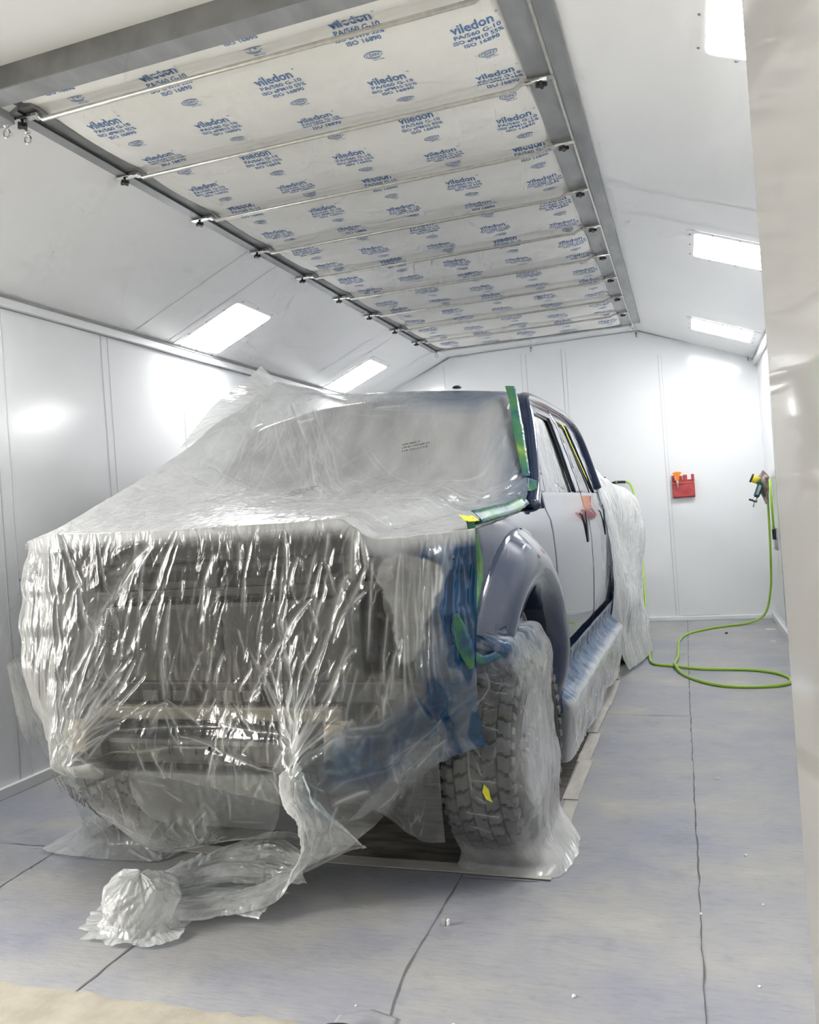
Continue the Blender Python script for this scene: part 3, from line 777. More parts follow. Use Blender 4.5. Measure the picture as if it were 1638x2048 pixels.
# wheels
def make_wheel():
    w = empty('wheel', (0, 0, 0)); w.parent = truck
    R_, W = .415, .285
    prof = [(.235, -W / 2 + .01), (.30, -W / 2 - .006), (.36, -W / 2 + .0), (.392, -W / 2 + .02), (.403, -W / 2 + .045), (.405, 0), (.403, W / 2 - .045), (.392, W / 2 - .02), (.36, W / 2), (.30, W / 2 + .006), (.235, W / 2 - .01)]
    M4 = Matrix.Rotation(rd(90), 4, 'Y')
    mb = MB(); mb.mat(1); mb.lathe(prof, 64, M4, cap=False); mb.mat(0)
    # tread blocks: five staggered rows with slanted, notched blocks
    rows = [(-.112, .048, 0.0, .16, 40), (-.056, .053, .5, -.34, 40), (0, .051, .15, .40, 40), (.056, .053, .65, -.34, 40), (.112, .048, .3, .16, 40)]
    for cx, bw, ph, sl, n in rows:
        for k in range(n):
            a = 2 * pi * (k + ph) / n; da = 2 * pi / n * .43
            V = []
            for rr, shr in ((.400, 1.0), (.417 if abs(cx) < .1 else .413, .90)):
                for i, (u, v) in enumerate(((-1, -1), (-.15, -1.0), (.15, -.75), (1, -1), (1, 1), (.15, 1.2), (-.15, .8), (-1, 1))):
                    x = cx + u * bw / 2 * shr; an = a + v * da * shr + sl * u * da
                    V.append(Vector((x, rr * cos(an), rr * sin(an))))
            F = [(8, 9, 10, 11, 12, 13, 14, 15)] + [(i, (i + 1) % 8, 8 + (i + 1) % 8, 8 + i) for i in range(8)]
            mb.add(V, F)
    # shoulder lugs
    for s in (-1, 1):
        for k in range(46):
            a = 2 * pi * k / 46; c = Vector((s * (W / 2 - .004), .388 * cos(a), .388 * sin(a)))
            mb.box(c, (.016, .040, .024), Matrix.Rotation(a, 3, 'X'), 0)
    t = mb.build('tyre', [M['rubber'], M['groove_shade']], w)
    mb = MB(); mb.lathe([(.24, W / 2 - .01), (.225, W / 2 - .02), (.215, W / 2 - .06), (.09, W / 2 - .05), (.06, W / 2 - .03), (.0, W / 2 - .028)], 40, M4, cap=False)
    for k in range(8): a = 2 * pi * k / 8; mb.lathe([(.010, 0), (.010, .02), (.0, .024)], 8, M4 @ Matrix.Translation((.08 * cos(a), .08 * sin(a), W / 2 - .045)))
    mb.build('rim', M['rim'], w)
    return w
w0 = make_wheel(); w0.location = (.875, 0, .417); w0.rotation_euler = (0, 0, rd(-3))
for x, y, s in ((-.875, 0, -1), (.875, 3.96, 1), (-.875, 3.96, -1)):
    c = copy_tree(w0, truck); c.location = (x, y, .417); c.rotation_euler = (0, 0, pi if s < 0 else 0)
# running board (under its film)
mb = MB()
pr = [(.88, .50), (.95, .50), (1.03, .425), (1.035, .40), (1.0, .385), (.88, .40)]
n = len(pr); mb.add([(x, y, z) for y in (.78, 3.10) for x, z in pr], [(i, (i + 1) % n, n + (i + 1) % n, n + i)[::-1] for i in range(n)] + [tuple(range(n)), tuple(range(n, 2 * n))[::-1]])
rbm = mb.build('running_board', M['under2'], truck); mirrored(rbm, truck)

# ------------------------------------------------------------------ masking film
def vnoise(x, y, seed=0):
    xi = np.floor(x).astype(np.int64); yi = np.floor(y).astype(np.int64); xf = x - xi; yf = y - yi
    def h(a, b):
        n = (a * 374761393 + b * 668265263 + seed * 1442695041) & 0x7fffffff
        n = ((n ^ (n >> 13)) * 1274126177) & 0x7fffffff
        return ((n ^ (n >> 16)) & 0xffff) / 65535.0 * 2 - 1
    u = xf * xf * (3 - 2 * xf); v = yf * yf * (3 - 2 * yf)
    return (h(xi, yi) * (1 - u) + h(xi + 1, yi) * u) * (1 - v) + (h(xi, yi + 1) * (1 - u) + h(xi + 1, yi + 1) * u) * v
def fbm(x, y, seed=0, o=4):
    r = 0; a = 1.0; t = 0
    for k in range(o): r = r + a * vnoise(x * 2 ** k, y * 2 ** k, seed + k * 17); t += a; a *= .5
    return r / t
def ridged(x, y, seed=0, o=3):
    r = 0; a = 1.0; t = 0
    for k in range(o): r = r + a * (1 - 2 * np.abs(vnoise(x * 2 ** k, y * 2 ** k, seed + k * 31))); t += a; a *= .55
    return r / t
def tri(x): return 2 * np.abs(x - np.floor(x) - .5) - .5
def crumple(s, t, seed, n=7, freq=7.0, warp=.35, aniso=1.0):
    """sharp creased facets"""
    rg = np.random.RandomState(seed); h = np.zeros_like(s)
    w1 = fbm(s * 2.3, t * 2.3, seed) * warp; w2 = fbm(s * 2.3 + 9, t * 2.3 + 4, seed + 5) * warp
    for k in range(n):
        a = rg.uniform(0, pi); f = freq * rg.uniform(.5, 1.8)
        h += tri((s + w1) * cos(a) * f + (t + w2) * sin(a) * f / aniso + rg.uniform(0, 9)) / f
    return h / n * 6
def strokes_field(S, T, strokes):
    H = np.zeros_like(S); D = np.zeros_like(S)
    for st in strokes:
        (x0, y0), (x1, y1), w, amp, dn = st[:5]
        fan = st[5] if len(st) > 5 else 0.0
        dx, dy = x1 - x0, y1 - y0; L2 = dx * dx + dy * dy; L = sqrt(L2)
        m = w * 7
        msk = (S > min(x0, x1) - m) & (S < max(x0, x1) + m) & (T > min(y0, y1) - m) & (T < max(y0, y1) + m)
        if not msk.any(): continue
        s = S[msk]; t = T[msk]
        a = ((s - x0) * dx + (t - y0) * dy) / L2
        d = ((s - x0) * dy - (t - y0) * dx) / L
        d = d + .25 * w * np.sin(a * 5 + x0 * 40) + .02 * L * np.sin(a * pi)
        a1 = np.clip(a, 0, 1)
        ww = w * (.35 + 1.5 * a1 * (1 - .8 * fan) + .6 * (1 - a1) * abs(fan))
        tp = np.clip(a / .10, 0, 1) * np.clip((1 - a) / .22, 0, 1)
        q = np.abs(d) / ww
        H[msk] += amp * .62 * tp * (np.maximum(0, 1 - q / 1.6) - .25 * np.maximum(0, 1 - np.abs(q - 2.2) / .8))
        D[msk] = np.maximum(D[msk], dn * tp * (.85 * np.exp(-(d / .0032) ** 2) + .42 * np.maximum(0, 1 - q / 1.5)))
    return H, D
def film(name, G, S, T, H, dens, spray, mat, place=True, parent=None, cut=None, wrap=False):
    """G ny*nx*3 base points, displaced by H along the surface normal; carries dens / spray / st attributes"""
    ny, nx = G.shape[:2]
    du = np.gradient(G, axis=1); dv = np.gradient(G, axis=0)
    N = np.cross(du, dv); N /= np.maximum(np.linalg.norm(N, axis=2, keepdims=True), 1e-9)
    Pn = (G + N * H[..., None]).reshape(-1, 3)
    idx = np.arange(ny * nx).reshape(ny, nx)
    q = np.stack([idx[:-1, :-1], idx[:-1, 1:], idx[1:, 1:], idx[1:, :-1]], -1).reshape(-1, 4)
    if cut is not None:
        k = cut.reshape(-1); q = q[~(k[q].any(axis=1))]
    me = bpy.data.meshes.new(name)
    me.vertices.add(len(Pn)); me.vertices.foreach_set('co', Pn.astype(np.float32).ravel())
    me.loops.add(q.size); me.loops.foreach_set('vertex_index', q.ravel().astype(np.int32))
    me.polygons.add(len(q)); me.polygons.foreach_set('loop_start', np.arange(0, q.size, 4, dtype=np.int32))
    me.polygons.foreach_set('use_smooth', np.ones(len(q), dtype=bool))
    me.update(); me.validate()
    for nm, arr in (('dens', dens), ('spray', spray)):
        a = me.attributes.new(nm, 'FLOAT', 'POINT'); a.data.foreach_set('value', np.broadcast_to(arr, (ny, nx)).astype(np.float32).ravel())
    a = me.attributes.new('st', 'FLOAT_VECTOR', 'POINT')
    a.data.foreach_set('vector', np.stack([S, T, S * 0], -1).astype(np.float32).ravel())
    me.materials.append(mat)
    if cut is not None:
        bm = bmesh.new(); bm.from_mesh(me); bmesh.ops.delete(bm, geom=[v for v in bm.verts if not v.link_faces], context='VERTS'); bm.to_mesh(me); bm.free()
    o = link(name, me, parent)
    if place and parent is None: o.location = TO; o.rotation_euler = (0, 0, TR)
    return o
def loft(rows, nu, nv):
    """rows: list of polylines (same meaning per index); smooth resampled grid nv*nu"""
    R_ = []
    for r in rows:
        P = np.array([tuple(v) for v in smooth_path(r, 8)]); d = np.r_[0, np.cumsum(np.linalg.norm(np.diff(P, axis=0), axis=1))]
        R_.append(np.stack([np.interp(np.linspace(0, d[-1], nu), d, P[:, k]) for k in range(3)], -1))
    R_ = np.array(R_)                                   # nr*nu*3
    t = np.linspace(0, len(rows) - 1, nv); i = np.clip(t.astype(int), 0, len(rows) - 2); f = (t - i)[:, None, None]
    p0 = R_[np.maximum(i - 1, 0)]; p1 = R_[i]; p2 = R_[i + 1]; p3 = R_[np.minimum(i + 2, len(rows) - 1)]
    G = .5 * (2 * p1 + (p2 - p0) * f + (2 * p0 - 5 * p1 + 4 * p2 - p3) * f ** 2 + (3 * p1 - p0 - 3 * p2 + p3) * f ** 3)
    ds = np.linalg.norm(np.diff(G, axis=1), axis=2).mean(0); dt = np.linalg.norm(np.diff(G, axis=0), axis=2).mean(1)
    S, T = np.meshgrid(np.r_[0, np.cumsum(ds)], np.r_[0, np.cumsum(dt)])
    return G, S, T
sstep = lambda a, b, x: (lambda q: q * q * (3 - 2 * q))(np.clip((x - a) / (b - a), 0, 1))

# ---- the big sheet over windscreen, bonnet and nose
def xr(y): return np.interp(y, [-.9, -.4, .35, .5, .9, 1.5], [.99, .985, .955, .93, .80, .75])
def ye(x): return np.interp(x, [-1.10, -1.0, -.80, -.60, .60, .80, .99], [-.38, -.62, -.80, -.875, -.875, -.84, -.66])
def filmTop(x, y):
    base = topZ(x, y, .020)
    zr = np.interp(y, [-.875, 1.0, 1.5], [1.425, 2.245, 2.26])
    zr = zr - .035 * np.sin(np.clip((y + .875) / 1.9, 0, 1) * pi)
    right = base + (np.maximum(zr - base, 0)) * np.exp(-np.clip(x + .62, 0, 9) / .33)
    zl = np.interp(y, [-.875, 0, .5, 1, 1.5], [1.33, 1.36, 1.42, 1.5, 1.5])
    k = np.clip((-.62 - x) / .48, 0, 1)
    left = zr - (zr - zl) * k ** .85
    z = np.where(x < -.62, left, right)
    # sag between windscreen foot and bonnet
    sag = .03 * np.exp(-((y - .32) / .16) ** 2) * sstep(.95, .5, np.abs(x))
    return z + sag
YX = [-1.10, -.95, -.80, -.56, -.44, -.30, 0, .30, .44, .56, .70, .85, .99]
YZ = [1.45, 1.35, 1.2, 1.05, .9, .78, .66, .60, .52, .42, .33]
YT = np.array([
 [-.38, -.40, -.50, -.62, -.68, -.66, -.60, -.55, -.48, -.42, -.40],
 [-.68, -.70, -.78, -.86, -.90, -.89, -.84, -.80, -.76, -.70, -.66],
 [-.80, -.81, -.86, -.90, -.94, -.94, -.92, -.88, -.84, -.78, -.72],
 [-.875, -.885, -.905, -.925, -.96, -1.0, -1.045, -1.05, -.98, -.90, -.84],
 [-.875, -.885, -.905, -.925, -.96, -1.0, -1.05, -1.055, -.98, -.90, -.84],
 [-.875, -.885, -.895, -.905, -.915, -.93, -.95, -.93, -.90, -.90, -.86],
 [-.875, -.885, -.89, -.895, -.89, -.86, -.895, -.90, -.90, -.90, -.84],
 [-.875, -.885, -.895, -.905, -.915, -.93, -.96, -.96, -.93, -.91, -.88],
 [-.875, -.885, -.905, -.925, -.96, -1.01, -1.055, -1.06, -1.03, -.98, -.95],
 [-.875, -.885, -.905, -.925, -.95, -.98, -1.02, -1.02, -1.0, -.97, -.93],
 [-.86, -.87, -.88, -.89, -.91, -.92, -.91, -.90, -.88, -.85, -.82],
 [-.80, -.80, -.82, -.84, -.86, -.85, -.81, -.77, -.72, -.68, -.62],
 [-.66, -.66, -.67, -.71, -.76, -.78, -.74, -.70, -.62, -.56, -.5]])
HX = [-1.10, -1.0, -.90, -.75, -.60, -.45, -.3, -.1, .1, .3, .42, .50, .60, .70, .8, .9, 1.0]
HZ = [.66, .62, .58, .57, .56, .54, .53, .52, .50, .44, .31, .29, .33, .45, .55, .60, .62]
def yfront(x, z):
    cx = np.interp(x, YX, np.arange(len(YX))); cz = np.interp(-z, [-a for a in YZ], np.arange(len(YZ)))
    i = np.clip(cx.astype(int), 0, len(YX) - 2); j = np.clip(cz.astype(int), 0, len(YZ) - 2); a = cx - i; b = cz - j
    a = a * a * (3 - 2 * a); b = b * b * (3 - 2 * b)
    return (YT[i, j] * (1 - a) + YT[i + 1, j] * a) * (1 - b) + (YT[i, j + 1] * (1 - a) + YT[i + 1, j + 1] * a) * b
NX, NT, ND = 640, 400, 330
u = np.linspace(0, 1, NX)
q = np.linspace(0, 1, NT)[:, None]; y0 = 1.5 + (-.86 - 1.5) * q
xlt = np.interp(y0, [-.86, -.2], [-1.0, -1.10])
X = xlt + (xr(y0) - xlt) * u[None, :]
Y = 1.5 + (ye(X) - 1.5) * q
Z = filmTop(X, Y)
Xe, Ye, Ze = X[-1], Y[-1], Z[-1]
t = (np.linspace(0, 1, ND + 1)[1:, None]) ** .95
zh = np.interp(Xe, HX, HZ) + .02 * fbm(Xe * 9, Xe * 0 + 2, 3)
Zd = Ze[None] + (zh - Ze)[None] * t
Xd = np.broadcast_to(Xe, Zd.shape).copy()
Yd0 = yfront(Xd, Zd); k = sstep(0, .10, t)
Yd = Ye[None] * (1 - k) + np.minimum(Yd0, Yd0 * 0 + 9) * k
xl = np.interp(-Zd, [-1.4, -1.2, -1.05, -.9, -.75, -.6], [-.985, -.90, -.84, -.80, -.765, -.755])
Xd = np.where(Xd < -.5, -.5 + (Xd + .5) * (-.5 - xl) / .5, Xd)
for xc, gs in ((-.45, .5), (.44, .75)):
    g = np.exp(-((Xd - xc) / .16) ** 2) * (.40 * sstep(1.0, .62, Zd) + .6 * sstep(.60, .54, Zd))
    Xd = Xd + (xc - Xd) * gs * g
G = np.concatenate([np.stack([X, Y, Z], -1), np.stack([Xd, Yd, Zd], -1)])
Ssh = np.concatenate([X, np.broadcast_to(Xe, Zd.shape)]); 
Tsh = np.concatenate([-(Y - Ye[None]) * 1.15, (Ze[None] - Zd)])
DRAPE = [((0.647, -0.007), (0.617, 0.189), 0.016, 0.026, 0.85, 0.0),
 ((0.628, 0.153), (0.528, 0.395), 0.016, 0.026, 0.85, 0.0),
 ((0.55, 0.338), (0.379, 0.782), 0.016, 0.026, 0.85, 0.0),
 ((0.665, 0.005), (0.677, 0.112), 0.007, 0.012, 0.6, 0),
 ((0.682, 0.086), (0.613, 0.288), 0.007, 0.012, 0.6, 0),
 ((0.625, 0.259), (0.552, 0.399), 0.007, 0.012, 0.6, 0),
 ((0.642, 0.385), (0.518, 0.616), 0.01, 0.016, 0.6, 0.4),
 ((0.536, 0.582), (0.44, 0.767), 0.01, 0.016, 0.6, 0.4),
 ((0.676, 0.176), (0.553, 0.383), 0.008, 0.012, 0.5, 0),
 ((0.487, 0.254), (0.347, 0.395), 0.011, 0.016, 0.65, 0.2),
 ((0.374, 0.362), (0.197, 0.616), 0.011, 0.016, 0.65, 0.2),
 ((0.477, 0.269), (0.509, 0.374), 0.006, 0.01, 0.4, 0),
 ((0.389, 0.246), (0.348, 0.43), 0.009, 0.012, 0.45, 0),
 ((0.382, 0.025), (0.393, 0.196), 0.01, 0.014, 0.5, 0),
 ((0.437, 0.115), (0.395, 0.221), 0.007, 0.012, 0.6, 0),
 ((0.527, 0.136), (0.477, 0.266), 0.008, 0.012, 0.5, 0),
 ((0.536, 0.136), (0.576, 0.253), 0.008, 0.012, 0.4, 0),
 ((0.358, 0.396), (0.238, 0.582), 0.007, 0.01, 0.4, 0),
 ((0.49, 0.498), (0.508, 0.636), 0.008, 0.01, 0.4, 0),
 ((-0.086, 0.244), (-0.136, 0.479), 0.009, 0.014, 0.6, 0),
 ((-0.131, 0.444), (-0.141, 0.628), 0.009, 0.014, 0.6, 0),
 ((-0.05, -0.003), (-0.16, 0.248), 0.01, 0.01, 0.4, 0),
 ((-0.138, 0.206), (-0.29, 0.46), 0.01, 0.01, 0.4, 0),
 ((-0.164, 0.048), (-0.352, 0.236), 0.028, 0.022, 0.75, 0),
 ((-0.322, 0.193), (-0.486, 0.52), 0.028, 0.022, 0.75, 0),
 ((-0.236, 0.115), (-0.415, 0.327), 0.024, 0.02, 0.75, 0),
 ((-0.389, 0.281), (-0.526, 0.613), 0.024, 0.02, 0.75, 0),
 ((-0.404, 0.364), (-0.472, 0.622), 0.01, 0.016, 0.6, 0),
 ((-0.292, 0.149), (-0.404, 0.364), 0.008, 0.016, 0.6, 0),
 ((-0.579, -0.019), (-0.461, 0.236), 0.01, 0.016, 0.55, 0),
 ((-0.477, 0.195), (-0.403, 0.439), 0.01, 0.016, 0.55, 0),
 ((-0.642, 0.039), (-0.598, 0.267), 0.01, 0.016, 0.6, 0),
 ((-0.602, 0.229), (-0.6, 0.455), 0.01, 0.016, 0.6, 0),
 ((-0.4, -0.003), (-0.298, 0.421), 0.007, 0.01, 0.35, 0),
 ((-0.48, 0.178), (-0.549, 0.306), 0.009, 0.012, 0.5, 0),
 ((-0.298, 0.604), (-0.431, 0.692), 0.012, 0.018, 0.7, 0),
 ((-0.405, 0.676), (-0.579, 0.785), 0.012, 0.018, 0.7, 0),
 ((-0.348, 0.621), (-0.493, 0.741), 0.01, 0.012, 0.5, 0),
 ((-0.12, 0.621), (-0.276, 0.658), 0.012, 0.014, 0.5, 0),
 ((-0.252, 0.65), (-0.388, 0.707), 0.012, 0.014, 0.5, 0),
 ((-0.145, 0.609), (-0.093, 0.705), 0.008, 0.01, 0.4, 0),
 ((-0.099, 0.69), (-0.081, 0.773), 0.008, 0.01, 0.4, 0),
 ((-0.141, 0.617), (-0.192, 0.698), 0.008, 0.01, 0.4, 0),
 ((-0.14, 0.601), (0.005, 0.703), 0.006, 0.01, 0.4, 0),
 ((0.137, 0.608), (0.232, 0.707), 0.006, 0.008, 0.3, 0),
 ((0.303, 0.615), (0.381, 0.737), 0.007, 0.01, 0.4, 0),
 ((0.073, 0.417), (0.03, 0.565), 0.01, 0.01, 0.4, 0),
 ((0.122, 0.427), (0.061, 0.565), 0.008, 0.008, 0.35, 0),
 ((0.236, 0.479), (0.169, 0.582), 0.007, 0.008, 0.35, 0),
 ((0.271, 0.531), (0.207, 0.599), 0.006, 0.008, 0.35, 0),
 ((0.814, 0.515), (0.837, 0.61), 0.01, 0.018, 0.5, 0),
 ((0.778, 0.316), (0.737, 0.515), 0.01, 0.016, 0.45, 0),
 ((1.007, 0.529), (0.838, 0.65), 0.014, 0.022, 0.3, 0),
 ((0.871, 0.626), (0.645, 0.792), 0.014, 0.022, 0.3, 0),
 ((0.942, 0.581), (0.727, 0.741), 0.012, 0.018, 0.35, 0),
 ((0.76, 0.715), (0.582, 0.873), 0.012, 0.018, 0.35, 0),
 ((1.045, 0.485), (0.906, 0.61), 0.012, 0.02, 0.2, 0),
 ((0.915, 0.516), (0.878, 0.693), 0.01, 0.014, 0.35, 0),
 ((0.892, 0.668), (0.764, 0.784), 0.01, 0.014, 0.35, 0),
 ((0.634, 0.612), (0.607, 0.731), 0.008, 0.014, 0.5, 0),
 ((0.675, 0.634), (0.625, 0.763), 0.008, 0.014, 0.5, 0),
 ((0.579, 0.861), (0.492, 0.84), 0.01, 0.012, 0.5, 0),
 ((0.668, 0.833), (0.583, 0.925), 0.01, 0.014, 0.5, 0),
 ((0.387, 0.696), (0.015, 0.697), 0.012, 0.008, 0.25, 0),
 ((0.082, 0.695), (-0.348, 0.717), 0.012, 0.008, 0.25, 0),
 ((0.37, 0.853), (0.054, 0.772), 0.009, 0.01, 0.3, 0),
 ((0.098, 0.784), (-0.118, 0.727), 0.009, 0.01, 0.3, 0),
 ((-0.34, 0.793), (-0.081, 0.765), 0.008, 0.01, 0.3, 0),
 ((-0.121, 0.767), (0.098, 0.77), 0.008, 0.01, 0.3, 0)]

TOP = [((-.44, -1.98), (-.20, -1.62), .016, .016, .30, 0), ((-.22, -1.66), (.05, -1.16), .014, .018, .32, 0), ((-.30, -1.95), (-.02, -1.55), .010, .008, .15, 0),
       ((.05, -1.16), (.28, -1.22), .012, .010, .2, 0), ((-.10, -1.70), (.10, -1.30), .010, .008, .15, 0), ((.28, -1.30), (.80, -1.62), .005, .004, .22, 0),
       ((-.55, -1.10), (.25, -1.05), .018, .010, .12, 0), ((-.9, -.55), (-.1, -.70), .012, .006, .15, 0), ((-.6, -.9), (-.05, -.98), .010, .006, .14, 0),
       ((.35, -.10), (.75, -.30), .010, .006, .12, 0), ((.45, -.06), (.85, -.12), .012, .008, .12, 0)]

rg = np.random.RandomState(11)
random.seed(21)
# many small gathers running down from the bonnet edge, leaning towards the hooks
for k in range(100):
    x0 = rg.uniform(-.98, .75); L = rg.uniform(.10, .38); lean = -.22 + rg.uniform(-.15, .2)
    t0 = rg.uniform(0.0, .45)
    DRAPE.append(((x0, t0), (x0 + lean * L, t0 + L), rg.uniform(.005, .016), rg.uniform(.002, .006), rg.uniform(.05, .45), rg.uniform(0, 1)))
for k in range(120):
    x0 = rg.uniform(-1.0, .95); t0 = rg.uniform(.35, .95); L = rg.uniform(.06, .26); a = rg.uniform(-.9, .5)
    DRAPE.append(((x0, t0), (x0 + a * L, t0 + L), rg.uniform(.005, .016), rg.uniform(.002, .006), rg.uniform(.05, .45), rg.uniform(0, 1)))
for xc, n in ((-.47, 26), (.42, 34)):          # fans into the hooks
    for k in range(n):
        a = rg.uniform(-.75, .75) + (.3 if xc > 0 else .35); L = rg.uniform(.12, .42)
        DRAPE.append(((xc + sin(a) * L + rg.uniform(-.03, .03), .80 - cos(a) * L), (xc + rg.uniform(-.03, .03), .82), rg.uniform(.006, .012), rg.uniform(.006, .014), rg.uniform(.3, .7), .65))
# tight vertical gathers near the right hand wing
for k in range(26):
    x0 = rg.uniform(.78, .985); DRAPE.append(((x0, rg.uniform(0, .1)), (x0 + rg.uniform(-.05, .04), rg.uniform(.3, .6)), rg.uniform(.004, .008), rg.uniform(.006, .012), .35, .2))
# windscreen and bonnet: long taut tension lines
for k in range(46):
    a0 = rg.uniform(-.62, -.1); b0 = rg.uniform(-.55, .7)
    TOP.append(((a0, -1.75 - rg.uniform(0, .2)), (a0 * .3 + b0 * .7, -1.2 + rg.uniform(-.1, .5)), rg.uniform(.006, .014), rg.uniform(.001, .0035), rg.uniform(.03, .14), 0))
for k in range(50):
    x0 = rg.uniform(-.3, .8); t0 = rg.uniform(-1.75, -1.1); a = .85 + rg.uniform(-.12, .12) if x0 < .15 else -.75 + rg.uniform(-.12, .12)
    L = rg.uniform(.12, .4); TOP.append(((x0, t0), (x0 + a * L, t0 + L * .8), rg.uniform(.005, .012), rg.uniform(.001, .004), rg.uniform(.02, .08), 0))
for k in range(34):                            # fan at the right lower corner of the windscreen
    a = rg.uniform(1.0, 2.9); L = rg.uniform(.15, .5)
    x0, t0 = .93 + rg.uniform(-.02, .02), -1.35 + rg.uniform(-.12, .25)
    TOP.append(((x0, t0), (x0 - sin(a) * L, t0 - cos(a) * L), rg.uniform(.006, .011), rg.uniform(.004, .009), rg.uniform(.05, .25), -.4))
for k in range(40):                            # shallow lines along the bonnet
    y1 = rg.uniform(-.95, -.02); x0 = rg.uniform(-.8, .4)
    TOP.append(((x0, y1), (x0 + rg.uniform(.2, .6), y1 + rg.uniform(-.08, .05)), rg.uniform(.006, .014), rg.uniform(.001, .0035), rg.uniform(.02, .12), 0))
for k in range(30):                            # creases across the roof front by the right pillar
    x0 = rg.uniform(-.1, .5); y1 = rg.uniform(-2.25, -1.85)
    TOP.append(((x0, y1), (x0 + rg.uniform(.2, .4), y1 + rg.uniform(-.03, .03)), rg.uniform(.005, .010), rg.uniform(.001, .003), rg.uniform(.03, .12), 0))
Hs, Ds = strokes_field(Ssh, Tsh, DRAPE + TOP)
down = sstep(.0, .08, Tsh)                     # 0 on top, 1 on the hanging part
rightc = sstep(.5, .85, Ssh)
Hn = .0060 * crumple(Ssh + .22 * Tsh, Tsh, 4, 8, 9, .3, 3.0) * (.5 + .5 * sstep(.1, .6, Tsh)) + .012 * fbm(Ssh * 3, Tsh * 2.0, 8) + .0014 * ridged(Ssh * 20 + Tsh * 5, Tsh * 7, 12)
Hn += rightc * (.020 * crumple(Ssh, Tsh, 9, 8, 7, .5, 1.2))
Hn += .012 * crumple(Ssh, Tsh, 14, 7, 6, .4) * sstep(.75, 1.0, Tsh)
Ht = .004 * fbm(Ssh * 3, Tsh * 3, 31) + .0012 * ridged(Ssh * 9 + Tsh * 5, Tsh * 5 - Ssh * 3, 33)
H = Hs + Hn * down + Ht * (1 - down)
for xc in (-.45, .435): H = H + .020 * sstep(.105, .07, np.abs(Ssh - xc)) * np.exp(-((Tsh - .835) / .016) ** 2)
dens = .02 + .05 * fbm(Ssh * 2, Tsh * 2, 50) + .05 * np.clip(ridged(Ssh * 14, Tsh * 5, 52), 0, 1) ** 2
dens = dens * down + (1 - down) * (.60 + .14 * sstep(-1.15, -.95, Tsh) + .06 * fbm(Ssh * 1.5, Tsh * 1.5, 55))
dens += .30 * down * sstep(-.25, -.70, Ssh + .10 * fbm(Ssh * 4, Tsh * 2, 69))                 # milkier at the left shoulder, standing in for the bright daylight on it
dens += .12 * down * sstep(.9, 1.05, Tsh)
for xc in (-.45, .435): dens = dens + down * .9 * sstep(.085, .065, np.abs(Ssh - xc)) * np.exp(-((Tsh - .835) / .014) ** 2)
dens = np.clip(dens + Ds, 0.03, .95)
dg = Ssh * .8 - Tsh * .45
spray = np.clip(sstep(.76, .90, Ssh + .10 * fbm(Ssh * 6, Tsh * 6, 60)) * down * (.75 + .45 * sstep(.25, .55, np.abs(fbm(Ssh * 7, Tsh * 3, 62)) * 2)), 0, 1)
patch = sstep(.1, .6, np.exp(-((Ssh - .80 + .05 * fbm(Ssh * 8, Tsh * 8, 61)) / .075) ** 2 - ((Tsh - .22) / .17) ** 2) + .25 * fbm(Ssh * 9, Tsh * 9, 63))
patch = sstep(.45, .75, patch)
spray *= 1 - .9 * patch
dens = np.clip(dens + .36 * patch * down + .16 * rightc * down * sstep(.12, .2, fbm(Ssh * 7, Tsh * 6, 67)), 0, .95)
dl = np.abs((Tsh - .45) * .72 + (Ssh - .95) * .70)
low = sstep(.15, .03, dl + .05 * fbm(Ssh * 6, Tsh * 6, 64)) * sstep(.42, .62, Ssh) * sstep(.35, .5, Tsh) * (.35 + .55 * sstep(-.2, .3, fbm(Ssh * 6 + Tsh * 5, Tsh * 4, 65)))
spray = np.maximum(spray, low)
spray = np.maximum(spray, (1 - down) * np.clip(sstep(.62, .98, Ssh + .08 * fbm(Ssh * 6, Tsh * 3, 66)) * sstep(-.75, -1.15, Tsh) * .8, 0, 1))
spray = np.maximum(spray, (1 - down) * sstep(-1.80, -2.02, Tsh) * sstep(-.15, .55, Ssh) * .75)
# a few tears / window-like openings at the left shoulder are left out; the sheet is one continuous film
main = film('masking_film', G, Ssh, Tsh, H, dens, spray, M['film'])
tag(main, 'large clear plastic sheet draped over the windshield, hood and nose of the truck', 'plastic sheet')

# printed marks on the sheet: small illegible rows, and one bigger outlined mark
def marks_on(parent, centre_fn, name='printed_mark'):
    pass
def small_print(name, p0, ux, uy, rows, parent, seed=1, h=.010):
    """rows of tiny glyph-like dashes; p0 origin, ux / uy unit vectors on the film"""
    rg_ = random.Random(seed); V, F = [], []
    ux, uy, p0 = Vector(ux), Vector(uy), Vector(p0)
    for r, ln in enumerate(rows):
        a = 0
        while a < ln:
            w = rg_.choice((.003, .004, .006)); hh = h * rg_.uniform(.5, .8); b = len(V)
            o_ = p0 + uy * (-r * h * 1.25) + ux * a
            V += [o_, o_ + ux * w, o_ + ux * w + uy * hh, o_ + uy * hh]; F.append((b, b + 1, b + 2, b + 3))
            a += w + rg_.choice((.002, .002, .006))
    o = mesh(name, V, F, M['print'], parent)
    return o
small_print('printed_mark', (.33, .50, 1.745), (.93, -.05, .08), (.0, .36, .93), (.10, .16, .15), main, 1, .014)
small_print('printed_mark', (.00, -.10, 1.535), (.93, .1, .12), (.0, .85, .5), (.14, .13, .10), main, 2, .016)
small_print('printed_mark', (-.30, -.965, .98), (.25, -.03, .96), (.9, 0, -.25), (.22, .20, .22, .14), main, 3, .014)

